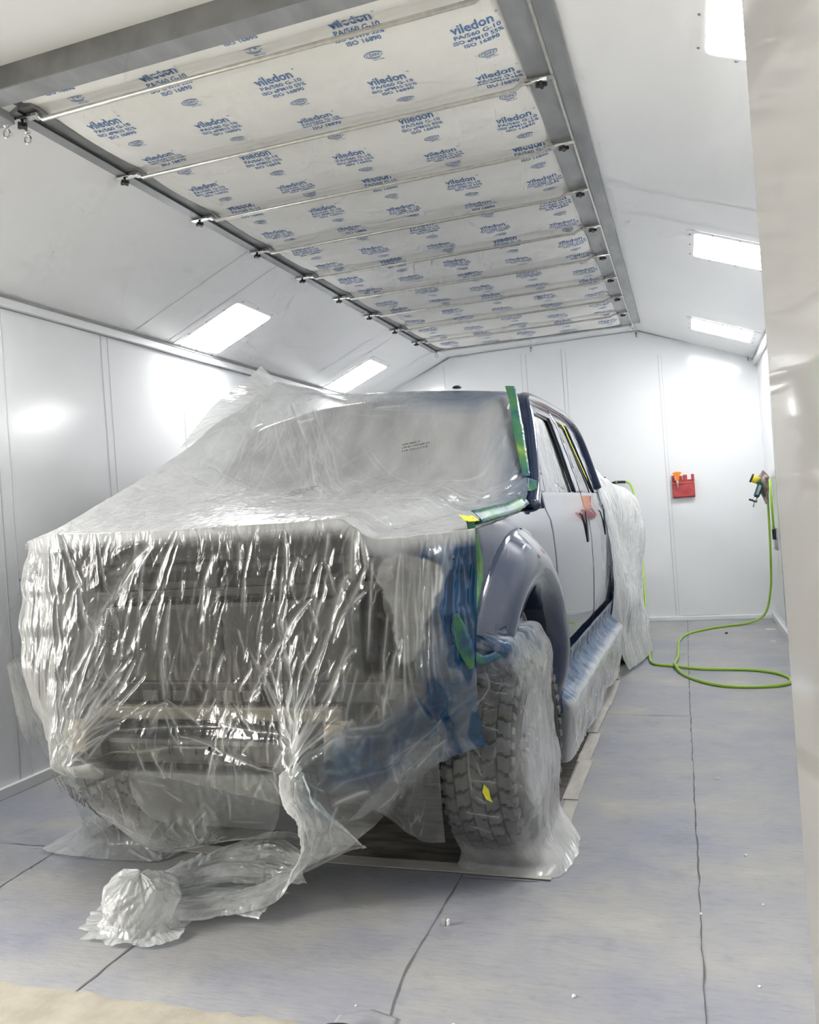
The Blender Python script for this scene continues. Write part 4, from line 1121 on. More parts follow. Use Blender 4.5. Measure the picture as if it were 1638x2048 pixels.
# ---- near front wheel bag
def ring_row(z, yf, xi, xo, yr, yi, k=0.0):
    return [(xi - .03, yi, z), (xi - .01, (yi + yf) / 2 + .02, z), (xi + .015, yf + .03, z), (xi + .07, yf - .005, z), ((xi + xo) / 2, yf - .02, z), (xo - .05, yf - .005, z), (xo + .0, yf + .045, z),
            (xo + .015, yf + .14, z), (xo + .012, (yf + yr) / 2 + .06, z), (xo + .0, yr, z)]
def tyre_y(z, R=.445): return -sqrt(max(R * R - (z - .417) ** 2, .0001))
rows = [ring_row(.985, -.66, .90, 1.03, -.45, -.50), ring_row(.93, -.66, .80, 1.04, -.02, -.40), ring_row(.86, -.62, .74, 1.045, .14, -.25), ring_row(.76, -.52, .72, 1.045, .30, -.1)]
for z in ( .64, .52, .40, .28, .17, .09): rows.append(ring_row(z, tyre_y(z) - .012 + (.03 if z > .7 else 0), .72, 1.035 + (.01 if z < .3 else 0), .30 if z > .2 else .22, .10))
rows.append(ring_row(.035, -.27, .71, 1.06, .16, .06)); rows.append(ring_row(.006, -.29, .70, 1.085, .10, .04))
G, S, T = loft(rows, 300, 260)
# a flared foot at the outer rear corner
flo = sstep(.10, .0, G[..., 2]); G[..., 0] += flo * sstep(.9, 1.02, G[..., 0]) * .05 * (1 + .4 * fbm(T * 3 + S * 5, S * 4, 71))
st = []; rg = np.random.RandomState(5)
for k in range(70):
    s0, t0 = rg.uniform(.05, .8), rg.uniform(0, 1.0); a = rg.uniform(-pi, pi) if t0 > .35 else rg.uniform(-.7, .7); L = rg.uniform(.05, .22)
    st.append(((s0, t0), (s0 + sin(a) * L, t0 + cos(a) * L), rg.uniform(.006, .014), rg.uniform(.001, .003), rg.uniform(.02, .10), .3))
for k in range(14): st.append(((.52 + rg.uniform(-.02, .06), .22 + k * .065), (.62 + rg.uniform(-.03, .05), .26 + k * .065 + rg.uniform(-.03, .03)), .012, .008, .3, .2))
st.append(((.56, .3), (.57, 1.0), .016, .012, .4, 0))
Hs, Ds = strokes_field(S, T, st)
H = Hs + .007 * crumple(S, T, 21, 8, 9, .4) + .006 * fbm(S * 6, T * 6, 22)
dens = np.clip(.03 + .06 * np.clip(ridged(S * 13, T * 9, 24), 0, 1) ** 2 + Ds + .34 * sstep(.66, .76, S) * (.4 + .6 * sstep(0, .4, fbm(S * 9, T * 9, 25) + .2)) + .45 * sstep(.32, .12, T) + .35 * sstep(1.12, 1.22, T), .03, .95)
spray = np.clip(sstep(.46, .20, T + .10 * fbm(S * 7, T * 7, 27)) * 1.0 * (.6 + 1.2 * np.abs(fbm(S * 9, T * 5, 28))) + sstep(.22, .08, S) * sstep(.65, .3, T) * .9, 0, 1)
bag = film('wheel_cover_film', G, S, T, H, dens, spray, M['film'])
tag(bag, 'clear plastic bagged over the near front tyre, blue tinted at its top', 'plastic sheet')
mb = MB(); mb.add([(0, 0, .035), (.016, 0, .018), (.022, -.004, -.012), (.028, 0, -.030), (.006, -.006, -.016), (-.008, 0, .008)], [(0, 1, 2, 3, 4, 5)])
o = mb.build('tape_scrap', M['ytape']); o.location = (-.765, 2.905, .372)
md = o.modifiers.new('t', 'SOLIDIFY'); md.thickness = .0015
tag(o, 'small yellow tape scrap stuck to the film on the near front tyre', 'tape scrap')

# ---- far front wheel bag
rows = []
for z, yf, xi, xo in ((.62, -.62, -.60, -1.04), (.52, -.60, -.66, -1.04), (.40, -.52, -.70, -1.04), (.28, -.46, -.70, -1.03), (.17, -.42, -.69, -1.03), (.10, -.38, -.66, -1.05), (.05, -.38, -.60, -1.10), (.022, -.42, -.56, -1.17), (.012, -.46, -.54, -1.20)):
    rows.append([(xi + .05, .02, z), (xi + .04, yf * .6, z), (xi, yf + .04, z), (xi - .08, yf - .01, z), ((xi + xo) / 2, yf - .02, z), (xo + .05, yf, z), (xo, yf + .06, z), (xo - .01, yf + .2, z), (xo, .1, z)])
G, S, T = loft(rows, 260, 170)
st = []
for k in range(90):
    s0, t0 = rg.uniform(.05, .8), rg.uniform(0, .8); a = rg.uniform(-pi, pi); L = rg.uniform(.05, .2)
    st.append(((s0, t0), (s0 + sin(a) * L, t0 + cos(a) * L), rg.uniform(.003, .008), rg.uniform(.003, .010), rg.uniform(.15, .55), .3))
Hs, Ds = strokes_field(S, T, st)
H = Hs + .007 * crumple(S, T, 41, 8, 9, .4) + .008 * fbm(S * 6, T * 6, 42)
tm = T.max()
dens = np.clip(.04 + .05 * np.clip(ridged(S * 13, T * 9, 44), 0, 1) + Ds * .7 + .40 * sstep(tm - .30, tm - .1, T), .03, .95)
o = film('wheel_cover_film', G, S, T, H, dens, S * 0, M['film'])
tag(o, 'clear plastic over the far front tyre, its white foot spread on the floor at left', 'plastic sheet')

# ---- film bag around the air dam, sagging between the frame ends
rows = [[(-.52, -.95, .57), (-.25, -.93, .555), (.05, -.92, .55), (.30, -.93, .56)], [(-.50, -.94, .47), (-.28, -.915, .46), (.02, -.90, .46), (.31, -.91, .47)],
        [(-.46, -.88, .36), (-.30, -.90, .34), (-.05, -.875, .35), (.27, -.86, .38)], [(-.38, -.80, .27), (-.29, -.84, .24), (-.08, -.81, .26), (.20, -.80, .30)], [(-.33, -.70, .22), (-.27, -.74, .18), (-.10, -.71, .22), (.12, -.70, .26)]]
G, S, T = loft(rows, 200, 110)
st = []
for k in range(40):
    a = rg.uniform(-1.2, 1.2); L = rg.uniform(.08, .26); st.append(((.33 + rg.uniform(-.03, .03), .40), (.33 + sin(a) * L, .40 - cos(a) * L), .006, .006, rg.uniform(.1, .3), -.5))
for k in range(30):
    s0, t0 = rg.uniform(.0, .8), rg.uniform(0, .4); a = rg.uniform(-pi, pi); L = rg.uniform(.05, .2); st.append(((s0, t0), (s0 + sin(a) * L, t0 + cos(a) * L), .005, .004, .25, .3))
Hs, Ds = strokes_field(S, T, st)
dens = np.clip(.06 + .16 * sstep(.12, .20, T) * sstep(.50, .42, S) + Ds * .6, .03, .9)
o = film('air_dam_film', G, S, T, Hs + .005 * fbm(S * 6, T * 6, 47), dens, S * 0, M['film'])
tag(o, 'smooth milky plastic bag hanging low around the grey air dam between the hooks', 'plastic sheet')
def outline_letter(parent):
    mb = MB(); P0 = Vector((-.50, -.985, .47))
    def stroke(pts):
        for a, b in zip(pts[:-1], pts[1:]):
            a = P0 + Vector((a[0] * .9 - a[1] * .3, -.0, a[1] * .9 + a[0] * -.45)); b = P0 + Vector((b[0] * .9 - b[1] * .3, 0, b[1] * .9 + b[0] * -.45))
            mb.tube([a, b], .0014, 5)
    stroke([(0, 0), (0, .05), (.012, .05), (.012, 0), (0, 0)])
    stroke([(.02, 0), (.02, .05), (.034, .05), (.045, .02), (.056, .05), (.07, .05), (.07, 0), (.058, 0), (.058, .03), (.045, .0), (.032, .03), (.032, 0), (.02, 0)])
    mb.build('printed_mark', M['print'], parent)
outline_letter(o)
small_print('printed_mark', (-.56, -.975, .555), (.5, 0, -.85), (.86, 0, .5), (.08, .07, .07), o, 4, .012)

# ---- tail of the sheet hanging from the near hook and trailing over the floor
def band(name, pts, widths, seed, dens0, parent, nu=150, nv=420, thick=.05, mat='film_fine', lift=.0, spr=0):
    C_ = np.array([tuple(v) for v in smooth_path([p[:3] for p in pts], 10)]); Sd = np.array([tuple(v) for v in smooth_path([p[3:6] for p in pts], 10)])
    W = np.array([v[0] for v in smooth_path([(w, 0, 0) for w in widths], 10)])
    d = np.r_[0, np.cumsum(np.linalg.norm(np.diff(C_, axis=0), axis=1))]; tt = np.linspace(0, d[-1], nv)
    Cc = np.stack([np.interp(tt, d, C_[:, k]) for k in range(3)], -1); Ss = np.stack([np.interp(tt, d, Sd[:, k]) for k in range(3)], -1); Ww = np.interp(tt, d, W)
    Ss /= np.linalg.norm(Ss, axis=1, keepdims=True); uu = np.linspace(-1, 1, nu)
    G = Cc[:, None] + Ss[:, None] * (uu[None, :, None] * Ww[:, None, None] / 2)
    tg = np.gradient(Cc, axis=0); up = np.cross(Ss, tg); up /= np.linalg.norm(up, axis=1, keepdims=True); up *= np.where(up[:, 2:3] < -.01, -1, 1)
    S, T = np.meshgrid(uu * float(np.mean(Ww)) / 2, tt)
    prof = (1 - uu[None] ** 2) ** .5 * thick * (1 + .35 * fbm(S * 14, T * 4, seed))
    folds = .018 * ridged(S * 16, T * 3.2, seed + 1) * (1 - uu[None] ** 4)
    G = G + up[:, None] * (prof + folds + .010 * crumple(S, T, seed + 2, 7, 10, .5) + .01)[..., None]
    G[..., 2] = np.maximum(G[..., 2], .006 - (TO[2]))
    # ragged edge
    G += Ss[:, None] * ((np.abs(uu[None, :, None]) > .9) * .02 * fbm(T * 12, S * 2, seed + 3)[..., None] * np.sign(uu)[None, :, None])
    dn = np.clip(dens0 + .30 * np.clip(ridged(S * 18, T * 5, seed + 4), 0, 1) + .25 * np.clip(ridged(S * 7, T * 9, seed + 5), 0, 1), .05, .95)
    dn = np.maximum(dn, .75 * (np.abs(uu)[None] > .975))
    o = film(name, G, S, T, 0 * S, dn, S * 0 + spr, M[mat], place=(parent is None), parent=parent)
    return o
# world points converted to the truck frame
RI = Matrix.Rotation(-TR, 3, 'Z')
def LW(x, y, z): v = RI @ (Vector((x, y, z)) - Vector(TO)); return (v.x, v.y, v.z)
def LD(x, y, z): v = RI @ Vector((x, y, z)); return (v.x, v.y, v.z)
def bp(x, y, z, sx, sy, sz): return LW(x, y, z) + LD(sx, sy, sz)
tail = band('hanging_tail', [bp(-1.245, 2.33, .60, 1, 0, 0), bp(-1.24, 2.36, .50, 1, .1, 0), bp(-1.235, 2.44, .42, 1, .15, 0), bp(-1.24, 2.56, .30, .98, .1, .1), bp(-1.29, 2.68, .18, .9, .3, .25),
     bp(-1.38, 2.74, .10, .6, .75, .3), bp(-1.50, 2.70, .05, .3, .95, .1), bp(-1.66, 2.62, .02, .2, .98, 0), bp(-1.80, 2.56, .02, .15, 1, 0), bp(-1.92, 2.53, .03, .1, 1, 0)],
     [.09, .10, .13, .20, .28, .30, .27, .21, .16, .12], 81, .42, main, thick=.035)
t2 = band('trailing_fold', [bp(-1.40, 2.78, .12, 0, .8, .5), bp(-1.58, 2.86, .10, .1, .9, .3), bp(-1.76, 2.86, .08, .3, .9, .2), bp(-1.90, 2.74, .06, .6, .7, .1), bp(-1.97, 2.62, .05, .8, .5, 0), bp(-2.0, 2.52, .06, .9, .3, 0)],
     [.16, .26, .32, .32, .24, .14], 91, .32, main, nu=120, nv=240, thick=.05)
t3 = band('trailing_fold', [bp(-1.50, 2.64, .02, .1, 1, 0), bp(-1.66, 2.66, .02, .1, 1, 0), bp(-1.82, 2.62, .02, .2, 1, 0), bp(-1.95, 2.56, .02, .3, .9, 0)],
     [.20, .20, .18, .14], 95, .25, main, nu=90, nv=160, thick=.02)
t4 = band('trailing_fold', [bp(-1.50, 2.72, .03, .1, 1, 0), bp(-1.66, 2.76, .04, .1, 1, 0), bp(-1.82, 2.70, .03, .3, 1, 0), bp(-1.95, 2.60, .02, .4, .9, 0)],
     [.26, .30, .28, .18], 97, .05, main, nu=100, nv=160, thick=.03)
# scrunched end of the sheet
nu, nv = 220, 130
uu, vv = np.meshgrid(np.linspace(0, 2 * pi, nu), np.linspace(0, 1, nv))
prof_r = np.interp(vv, [0, .15, .35, .6, .8, .9, 1], [.001, .07, .115, .130, .135, .16, .20]); prof_z = np.interp(vv, [0, .15, .35, .6, .8, .9, 1], [.165, .16, .135, .085, .035, .012, .008])
c_, s_ = np.cos(uu), np.sin(uu)
px_, py_ = prof_r * c_ * 9, prof_r * s_ * 9
lump = 1 + .16 * fbm(px_ + 5, py_ + vv * 2, 101) + .10 * ridged(px_ * 1.6 + vv * 3, py_ * 1.6 + vv * 2, 102)
edge = 1 + sstep(.85, 1, vv) * .30 * fbm(c_ * 1.3 + 2, s_ * 1.3 + 7, 104)
bx, by, bz = LW(-1.965, 2.50, 0)
G = np.stack([bx + prof_r * lump * edge * c_ * 1.05, by + prof_r * lump * edge * s_ * .95, prof_z * (1 + .25 * fbm(c_ * 2 + 1, s_ * 2, 103) * (vv < .85)) + .004 + .02 * sstep(.9, 1, vv) * np.clip(fbm(c_ * 4, s_ * 4, 106), 0, 1)], -1)
S = uu * .13; T = vv * .3
H = .022 * crumple(px_ / 9 + vv * .12 + 3, py_ / 9 + vv * .17, 107, 9, 12, .5) * sstep(1.0, .9, vv) * sstep(0, .1, vv)
o = film('scrunched_end', G, S, T, H, np.clip(.62 + .35 * np.clip(ridged(px_ * 2, py_ * 2 + vv * 4, 108), 0, 1), 0, .95), S * 0, M['film_fine'], parent=main, place=False)
# flap standing up behind the far roof edge
rows = [[(-.655, .05, 1.80), (-.74, .50, 2.06), (-.80, .95, 2.26), (-.80, 1.16, 2.385)], [(-.60, .25, 1.88), (-.66, .62, 2.08), (-.70, .95, 2.22), (-.735, 1.12, 2.33)], [(-.58, .5, 1.95), (-.60, .8, 2.09), (-.61, .98, 2.18), (-.60, 1.06, 2.235)]]
G, S, T = loft(rows, 70, 50)
film('loose_flap', G, S, T, .004 * fbm(S * 5, T * 9, 111), S * 0 + .72, S * 0, M['film'], parent=main, place=False)

# ---- far side: film around the far flare and the torn apron below it
rows = [[(-1.03, -.55, 1.30), (-1.04, -.42, 1.30), (-1.05, -.2, 1.30)], [(-1.0, -.74, 1.10), (-1.045, -.50, 1.12), (-1.08, -.2, 1.12)], [(-.97, -.78, .95), (-1.045, -.62, .96), (-1.09, -.30, .96)], [(-.93, -.80, .80), (-1.02, -.62, .80), (-1.07, -.30, .80)], [(-.90, -.80, .66), (-.97, -.62, .66), (-1.04, -.30, .66)], [(-.87, -.78, .57), (-.93, -.64, .57), (-1.0, -.30, .58)]]
G, S, T = loft(rows, 120, 150)
st = []
for k in range(60):
    s0, t0 = rg.uniform(.0, .5), rg.uniform(0, .7); a = rg.uniform(-.9, .9); L = rg.uniform(.05, .25); st.append(((s0, t0), (s0 + sin(a) * L, t0 + cos(a) * L), .006, .008, rg.uniform(.1, .5), .3))
Hs, Ds = strokes_field(S, T, st)
o = film('fender_film', G, S, T, Hs * .6 + .003 * crumple(S, T, 121, 7, 9, .4), np.clip(.0 + Ds * .4 + .45 * sstep(.42, .46, T) * sstep(.8, .65, T), .03, .9), S * 0, M['film'])
tag(o, 'wrinkled clear film wrapped around the far fender flare at the left edge', 'plastic sheet')

# ---- running board film
ysb = np.linspace(.70, 3.22, 9); rows = []
for i, y in enumerate(ysb):
    w = .012 * sin(i * 2.1); hz = .12 + .02 * sin(i * 1.7) + (.02 if i == 0 else 0)
    rows.append([(.995, y, .63), (.982, y, .58), (.972 + w * .3, y, .52), (1.0, y, .475), (1.048, y, .432), (1.055, y, .40), (1.045 + w, y, .30), (1.03, y, .20), (1.02 + w, y, hz)])
rows = [[(.935, .68, .56), (.93, .685, .52), (.935, .69, .47), (.97, .69, .42), (.99, .69, .40), (.985, .69, .36), (.975, .69, .28), (.97, .69, .20), (.96, .69, .13)]] + rows
G, S, T = loft(rows, 130, 520)
st = []
for k in range(230):
    t0 = rg.uniform(.05, 2.6); L = rg.uniform(.05, .18); a = rg.uniform(-.25, .25)
    s0 = rg.choice([.02, .10, .12]); st.append(((s0, t0), (s0 + L, t0 + a * L + rg.uniform(-.02, .02)), rg.uniform(.004, .008), rg.uniform(.003, .007), rg.uniform(.05, .3), .3))
for k in range(90):
    t0 = rg.uniform(.05, 2.6); s0 = rg.uniform(.28, .45); st.append(((s0, t0), (s0 + rg.uniform(.08, .2), t0 + rg.uniform(-.05, .05)), .006, rg.uniform(.004, .010), rg.uniform(.15, .45), .3))
Hs, Ds = strokes_field(S, T, st)
zz = G[..., 2]
H = Hs + .004 * crumple(S, T, 131, 7, 10, .3) * sstep(.43, .38, zz) + .003 * fbm(S * 8, T * 8, 132)
dens = np.clip(.55 * sstep(.36, .44, zz) + .36 * sstep(.44, .36, zz) + Ds, .05, .9)
spray = np.clip(sstep(.415, .47, zz) * (.75 + .35 * sstep(1.1, .2, T) + .6 * np.clip(fbm(S * 9, T * 5, 134), 0, 1)) + sstep(.30, .42, zz) * .16, 0, .9)
spray = np.maximum(spray, sstep(.12, .0, T) * .55)
o = film('running_board_film', G, S, T, H, dens, spray, M['film_soft'])
tag(o, 'blue tinted plastic wrap taped over the near side running board', 'plastic sheet')

# ---- film over the cargo bed, hanging down the near side behind the cab
rows = []
for y, xt, zt in ((3.20, .87, 1.70), (3.32, .98, 1.62), (3.6, 1.08, 1.55), (4.0, 1.13, 1.52), (4.5, 1.12, 1.50), (5.1, 1.08, 1.49), (5.8, 1.0, 1.47)):
    w = .03 * sin(y * 3.1); hz = .03 if y > 3.35 else (.50 if y < 3.25 else .14)
    rows.append([(xt - .45, y, zt + .04), (xt - .16, y, zt + .02), (xt - .03, y, zt - .06), (xt + .02, y, 1.30), (xt + .03 + w, y, 1.05), (xt + .01, y, .80), (xt + .0 - w, y, .55), (xt + .0 + w, y, .30), (xt + .03 + w, y, hz)])
rows[0] = [(.45, 3.16, 2.0), (.72, 3.17, 1.97), (.86, 3.18, 1.72), (.955, 3.19, 1.45), (1.0, 3.19, 1.15), (1.02, 3.19, .85), (1.0, 3.19, .62), (.98, 3.18, .5), (.96, 3.16, .45)]
rows[1] = [(.50, 3.36, 1.88), (.78, 3.36, 1.80), (.92, 3.36, 1.62), (1.0, 3.36, 1.38), (1.04, 3.36, 1.12), (1.05, 3.36, .85), (1.04, 3.36, .55), (1.04, 3.36, .32), (1.05, 3.36, .08)]
G, S, T = loft(rows, 330, 260)
st = []
for k in range(330):
    s0 = rg.uniform(.1, 1.7); t0 = rg.uniform(0, 2.6); L = rg.uniform(.12, .5); a = rg.uniform(-.25, .25)
    st.append(((s0, t0), (s0 + L, t0 + a * L), rg.uniform(.008, .020), rg.uniform(.003, .010), rg.uniform(.10, .5), .2))
Hs, Ds = strokes_field(S, T, st)
dens = np.clip(.68 + Ds + .15 * fbm(S * 4, T * 4, 141) - .22 * sstep(.75, .4, G[..., 2]), .08, .95)
spray = np.clip(sstep(.35, .0, T + .06 * fbm(S * 8, T * 8, 143)) * .40, 0, 1)
o = film('bed_film', G, S, T, Hs + .012 * crumple(S, T, 145, 8, 6, .4), dens, spray, M['film_soft'])
tag(o, 'crumpled white plastic sheet hanging over the cargo bed behind the cab', 'plastic sheet')
yy = np.linspace(3.5, 6.2, 30)
# ---- hem of clear film hanging between the near wheel and the nose
rows = [[(.56, -.92, .42), (.64, -.80, .50), (.72, -.66, .60), (.78, -.55, .66)], [(.50, -.62, .33), (.58, -.58, .38), (.68, -.55, .46), (.75, -.50, .52)], [(.34, -.35, .28), (.48, -.40, .24), (.62, -.45, .20), (.73, -.45, .30)], [(.26, -.2, .32), (.44, -.3, .26), (.60, -.40, .16), (.72, -.42, .16)]]
G, S, T = loft(rows, 110, 110)
o = film('apron_film', G, S, T, .008 * fbm(S * 6, T * 5, 151) + .006 * crumple(S, T, 152, 6, 7, .4), np.clip(.16 + .12 * fbm(S * 8, T * 8, 153), .05, .6), S * 0 + .06, M['film'])
tag(o, 'low sagging strip of clear film under the nose beside the near tyre', 'plastic sheet')

# ---- side window films
def window_film(y0b, y0t, y1t, y1b, lab, seed):
    n, m = 60, 80
    uu, vv = np.meshgrid(np.linspace(0, 1, n), np.linspace(0, 1, m))
    zz = 1.985 - .035 - (1.985 - 1.47) * vv
    yb = (y0t * (1 - vv) + y0b * vv); yr = (y1t * (1 - vv) + y1b * vv); Y_ = yb + (yr - yb) * uu
    X_ = np.interp(zz, SZ, SX) - .020
    G = np.stack([X_, Y_, zz], -1); S = uu * .9; T = vv * .6
    st = [((rg.uniform(.1, .8), rg.uniform(.0, .5)), (rg.uniform(.2, .9), .55), .006, .004, rg.uniform(.1, .3), 0) for k in range(22)]
    Hs, Ds = strokes_field(S, T, st)
    H = Hs + .006 * crumple(S, T, seed, 7, 8, .4) * sstep(.62, .95, vv) + .004 * fbm(S * 5, T * 5, seed)
    sp = np.clip(.22 + .4 * sstep(.7, 1, vv) * np.abs(fbm(S * 9, T * 9, seed + 1)) * 2 + .10 * fbm(S * 4, T * 4, seed), 0, .8)
    o = film('window_film', -G * [-1, -1, -1], S, T, H, np.clip(.60 + Ds, 0, .9), sp, M['film'])
    tag(o, lab, 'plastic sheet')
window_film(.975, 1.21, 1.70, 1.80, 'blue tinted masking film over the front door window', 161)
window_film(2.33, 2.12, 2.40, 2.76, 'narrow blue tinted masking film over the rear door window', 171)
# film stuffed in the wheel arch above the bag
rows = [[(.90, -.10, .98), (.93, .05, 1.0), (.93, .2, .97)], [(.86, -.15, .88), (.93, .12, .90), (.95, .30, .86)], [(.88, -.1, .76), (.95, .20, .76), (.96, .36, .70)], [(.92, 0, .60), (.97, .25, .60), (.97, .38, .52)]]
G, S, T = loft(rows, 80, 80)
o = film('arch_film', G, S, T, .012 * crumple(S, T, 181, 7, 8, .4), np.clip(.22 + .2 * fbm(S * 8, T * 8, 182), .05, .6), np.clip(.25 + fbm(S * 7, T * 5, 183), 0, .8), M['film'])
tag(o, 'dark blue spotted film tucked inside the near front wheel arch', 'plastic sheet')

# ---- tapes
def tape(pts, w, lab, mat='tape', thick=.002, seed=0, up=(1, 0, 0), wid=None):
    """pts in the truck frame; the strip is flat, its width direction given per point or by up x tangent"""
    P_ = [Vector(v) for v in smooth_path(pts, 8)]; V, F = [], []; r_ = random.Random(seed)
    for i, p in enumerate(P_):
        t = (P_[min(i + 1, len(P_) - 1)] - P_[max(i - 1, 0)]).normalized(); s = t.cross(Vector(up)).normalized()
        ww = (np.interp(i / len(P_), np.linspace(0, 1, len(wid)), wid) if wid else w) * r_.uniform(.94, 1.04)
        nrm = s.cross(t).normalized() * r_.uniform(-.0015, .0015)
        for k in (-.5, -.17, .17, .5): V.append(p + s * ww * k + nrm * (1 if abs(k) < .3 else -1) + Vector(up) * r_.uniform(-.0012, .0012))
    for i in range(len(P_) - 1):
        for k in range(3): F.append((4 * i + k, 4 * i + k + 1, 4 * i + k + 5, 4 * i + k + 4))
    o = mesh('masking_tape', V, F, M[mat], None, True); md = o.modifiers.new('t', 'SOLIDIFY'); md.thickness = thick; md.offset = 0
    o.location = TO; o.rotation_euler = (0, 0, TR)
    return tag(o, lab, 'tape', 'green tape holding the masking film')
tape([(.805, .905, 2.035), (.835, .84, 1.94), (.872, .72, 1.79), (.912, .60, 1.63), (.935, .54, 1.545)], .05, 'long green tape strip running down the near windshield pillar', up=(.5, -.8, .3), seed=1, wid=[.055, .05, .055, .045, .03])
tape([(.985, -.60, 1.378), (.980, -.35, 1.388), (.972, -.05, 1.398), (.958, .25, 1.418), (.945, .42, 1.435)], .055, 'wide green tape along the hood edge above the near fender', up=(.75, -.25, .6), seed=2)
tape([(.97, -.645, 1.37), (.975, -.60, 1.25), (.972, -.60, 1.17), (.965, -.66, 1.08), (.955, -.70, .98)], .05, 'blue stained green tape down the front edge of the near fender', up=(.6, -.8, 0), seed=3, wid=[.03, .03, .038, .034, .03])
tape([(.945, -.80, 1.07), (.955, -.79, 1.00), (.97, -.785, .94), (.975, -.77, .885)], .08, 'leaf shaped green and yellow tape flap below the fender front', up=(.5, -.86, 0), seed=4, wid=[.01, .045, .06, .04, .01])
tape([(.975, -.745, .925), (1.0, -.70, .90), (1.03, -.62, .905), (1.04, -.55, .92)], .03, 'short dark green tape under the front foot of the wheel flare', up=(.6, -.8, 0), seed=5)
tape([(.945, .60, 1.53), (.945, .585, 1.50), (.95, .57, 1.47)], .06, 'crumpled green tape patch at the foot of the windshield pillar', up=(.7, -.7, .2), seed=6)
tape([(.885, .96, 1.71), (.905, .93, 1.64), (.935, .90, 1.56)], .022, 'short green tape at the front lower corner of the front window', up=(1, -.2, .2), seed=7)
o = tape([(.955, -.69, 1.378), (.972, -.655, 1.372), (.985, -.62, 1.372)], .034, 'yellow tape corner at the front end of the hood edge tape', up=(.3, -.6, .74), seed=8); o.data.materials.clear(); o.data.materials.append(M['ytape'])
o = tape([(.822, 1.20, 1.955), (.83, 1.45, 1.95)], .05, 'pale green tape at the top of the front door window film', up=(1, 0, .3), seed=9)
o = tape([(.82, 2.10, 1.95), (.83, 2.38, 1.945), (.86, 2.50, 1.83), (.93, 2.72, 1.56)], .03, 'yellow green tape along the rear door window film', up=(1, 0, .3), seed=10); o.data.materials.clear(); o.data.materials.append(M['ytape'])

# ------------------------------------------------------------------ floor paper strips around the pit grate
o = struct(MB().bb((-2.74, 3.16, 0), (-.66, 8.6, .004)).build('floor_grate', M['pit']))
random.seed(9)
def strip(x0, y0, x1, y1, w, lab, ang=0):
    L = sqrt((x1 - x0) ** 2 + (y1 - y0) ** 2); a = atan2(y1 - y0, x1 - x0) + rd(ang); n = 10; V, F = [], []
    for i in range(n + 1):
        s = (i / n - .5) * L; e = random.uniform(-.002, .002)
        for k in (-1, 1): V.append((s, k * w / 2 + e, .006 + .003 * abs(sin(i))))
    for i in range(n): F.append((2 * i, 2 * i + 2, 2 * i + 3, 2 * i + 1))
    o = mesh('paper_strip', V, F, M['paper']); md = o.modifiers.new('t', 'SOLIDIFY'); md.thickness = .003
    o.location = ((x0 + x1) / 2, (y0 + y1) / 2, 0); o.rotation_euler = (0, 0, a)
    tag(o, lab, 'paper strip', 'grey paper strips around the grate')
strip(-2.65, 3.12, -.575, 3.10, .075, 'long grey paper strip across the floor in front of the near tyre')
strip(-.612, 3.12, -.605, 3.90, .062, 'grey floor strip right beside the near front tyre')
strip(-.618, 3.92, -.612, 4.52, .070, 'second grey floor strip back from the near front tyre')
strip(-.625, 4.50, -.618, 5.05, .070, 'third grey floor strip beside the running board')
strip(-.640, 5.08, -.625, 5.75, .065, 'fourth grey floor strip beside the running board')
strip(-.630, 5.76, -.620, 6.55, .085, 'fifth grey floor strip, near the rear end of the running board', .5)
strip(-.640, 6.60, -.615, 7.25, .075, 'farthest grey floor strip beside the hanging bed film', 1)

# ------------------------------------------------------------------ air hose
hose = empty('air_hose', (-.81, 9.72, 1.60), label='lime green air hose looping over the floor from the back wall to the gun', cat='hose')
def hp(P_): return [(x + .81, y - 9.72, z - 1.60) for x, y, z in P_]
PH = [(-.75, 9.66, 1.600), (-.68, 9.66, 1.60), (-.61, 9.62, 1.585), (-.575, 9.58, 1.53), (-.551, 9.5, 1.43), (-.51, 9.2, 1.115), (-.476, 8.8, .715), (-.447, 8.3, .317), (-.42, 7.85, .09), (-.40, 7.5, .02), (-.36, 7.2, .012),
      (-.20, 7.08, .011), (.0, 6.96, .011), (.20, 6.93, .011), (.38, 6.90, .011), (.54, 6.78, .011), (.62, 6.60, .011), (.60, 6.42, .011), (.50, 6.33, .011), (.33, 6.30, .011), (.15, 6.34, .011), (.0, 6.50, .011), (-.12, 6.75, .011),
      (-.18, 7.02, .030), (-.186, 7.20, .018), (-.165, 7.5, .011), (-.165, 7.9, .011), (-.16, 8.3, .011), (-.09, 8.7, .011), (.10, 9.0, .011), (.33, 9.2, .012), (.55, 9.35, .02), (.70, 9.42, .10), (.765, 9.40, .35), (.785, 9.35, .7), (.79, 9.30, 1.1), (.79, 9.26, 1.38)]
mb = MB(); mb.tube(smooth_path(hp(PH), 8), .0115, 10); mb.build('hose_tube', M['hose'], hose)
mb = MB(); mb.tube(smooth_path(hp([(-.80, 9.70, 1.590), (-.76, 9.67, 1.60), (-.69, 9.66, 1.60), (-.64, 9.64, 1.595)]), 6), .0155, 10); mb.build('hose_sleeve', M['hose_end'], hose)
# wall coupling
r = empty('air_coupling', (-.86, YB, 1.60), label='steel air coupling on the back wall where the green hose starts', cat='coupling')
mb = MB(); mb.lathe([(.028, 0), (.028, .008), (.012, .01), (.012, .05), (.018, .05), (.018, .075), (.010, .08), (0, .08)], 14, Matrix.Rotation(rd(90), 4, 'X')); mb.tube([(0, -.05, 0), (.05, -.05, -.004)], .008, 8); mb.build('body', M['steel'], r)
mb = MB(); mb.tube([(-.01, -.06, .05), (-.01, -.06, -.05)], .005, 6); mb.box((-.01, -.06, .06), (.016, .02, .03), None, .004); mb.build('valve_lever', M['black'], r)
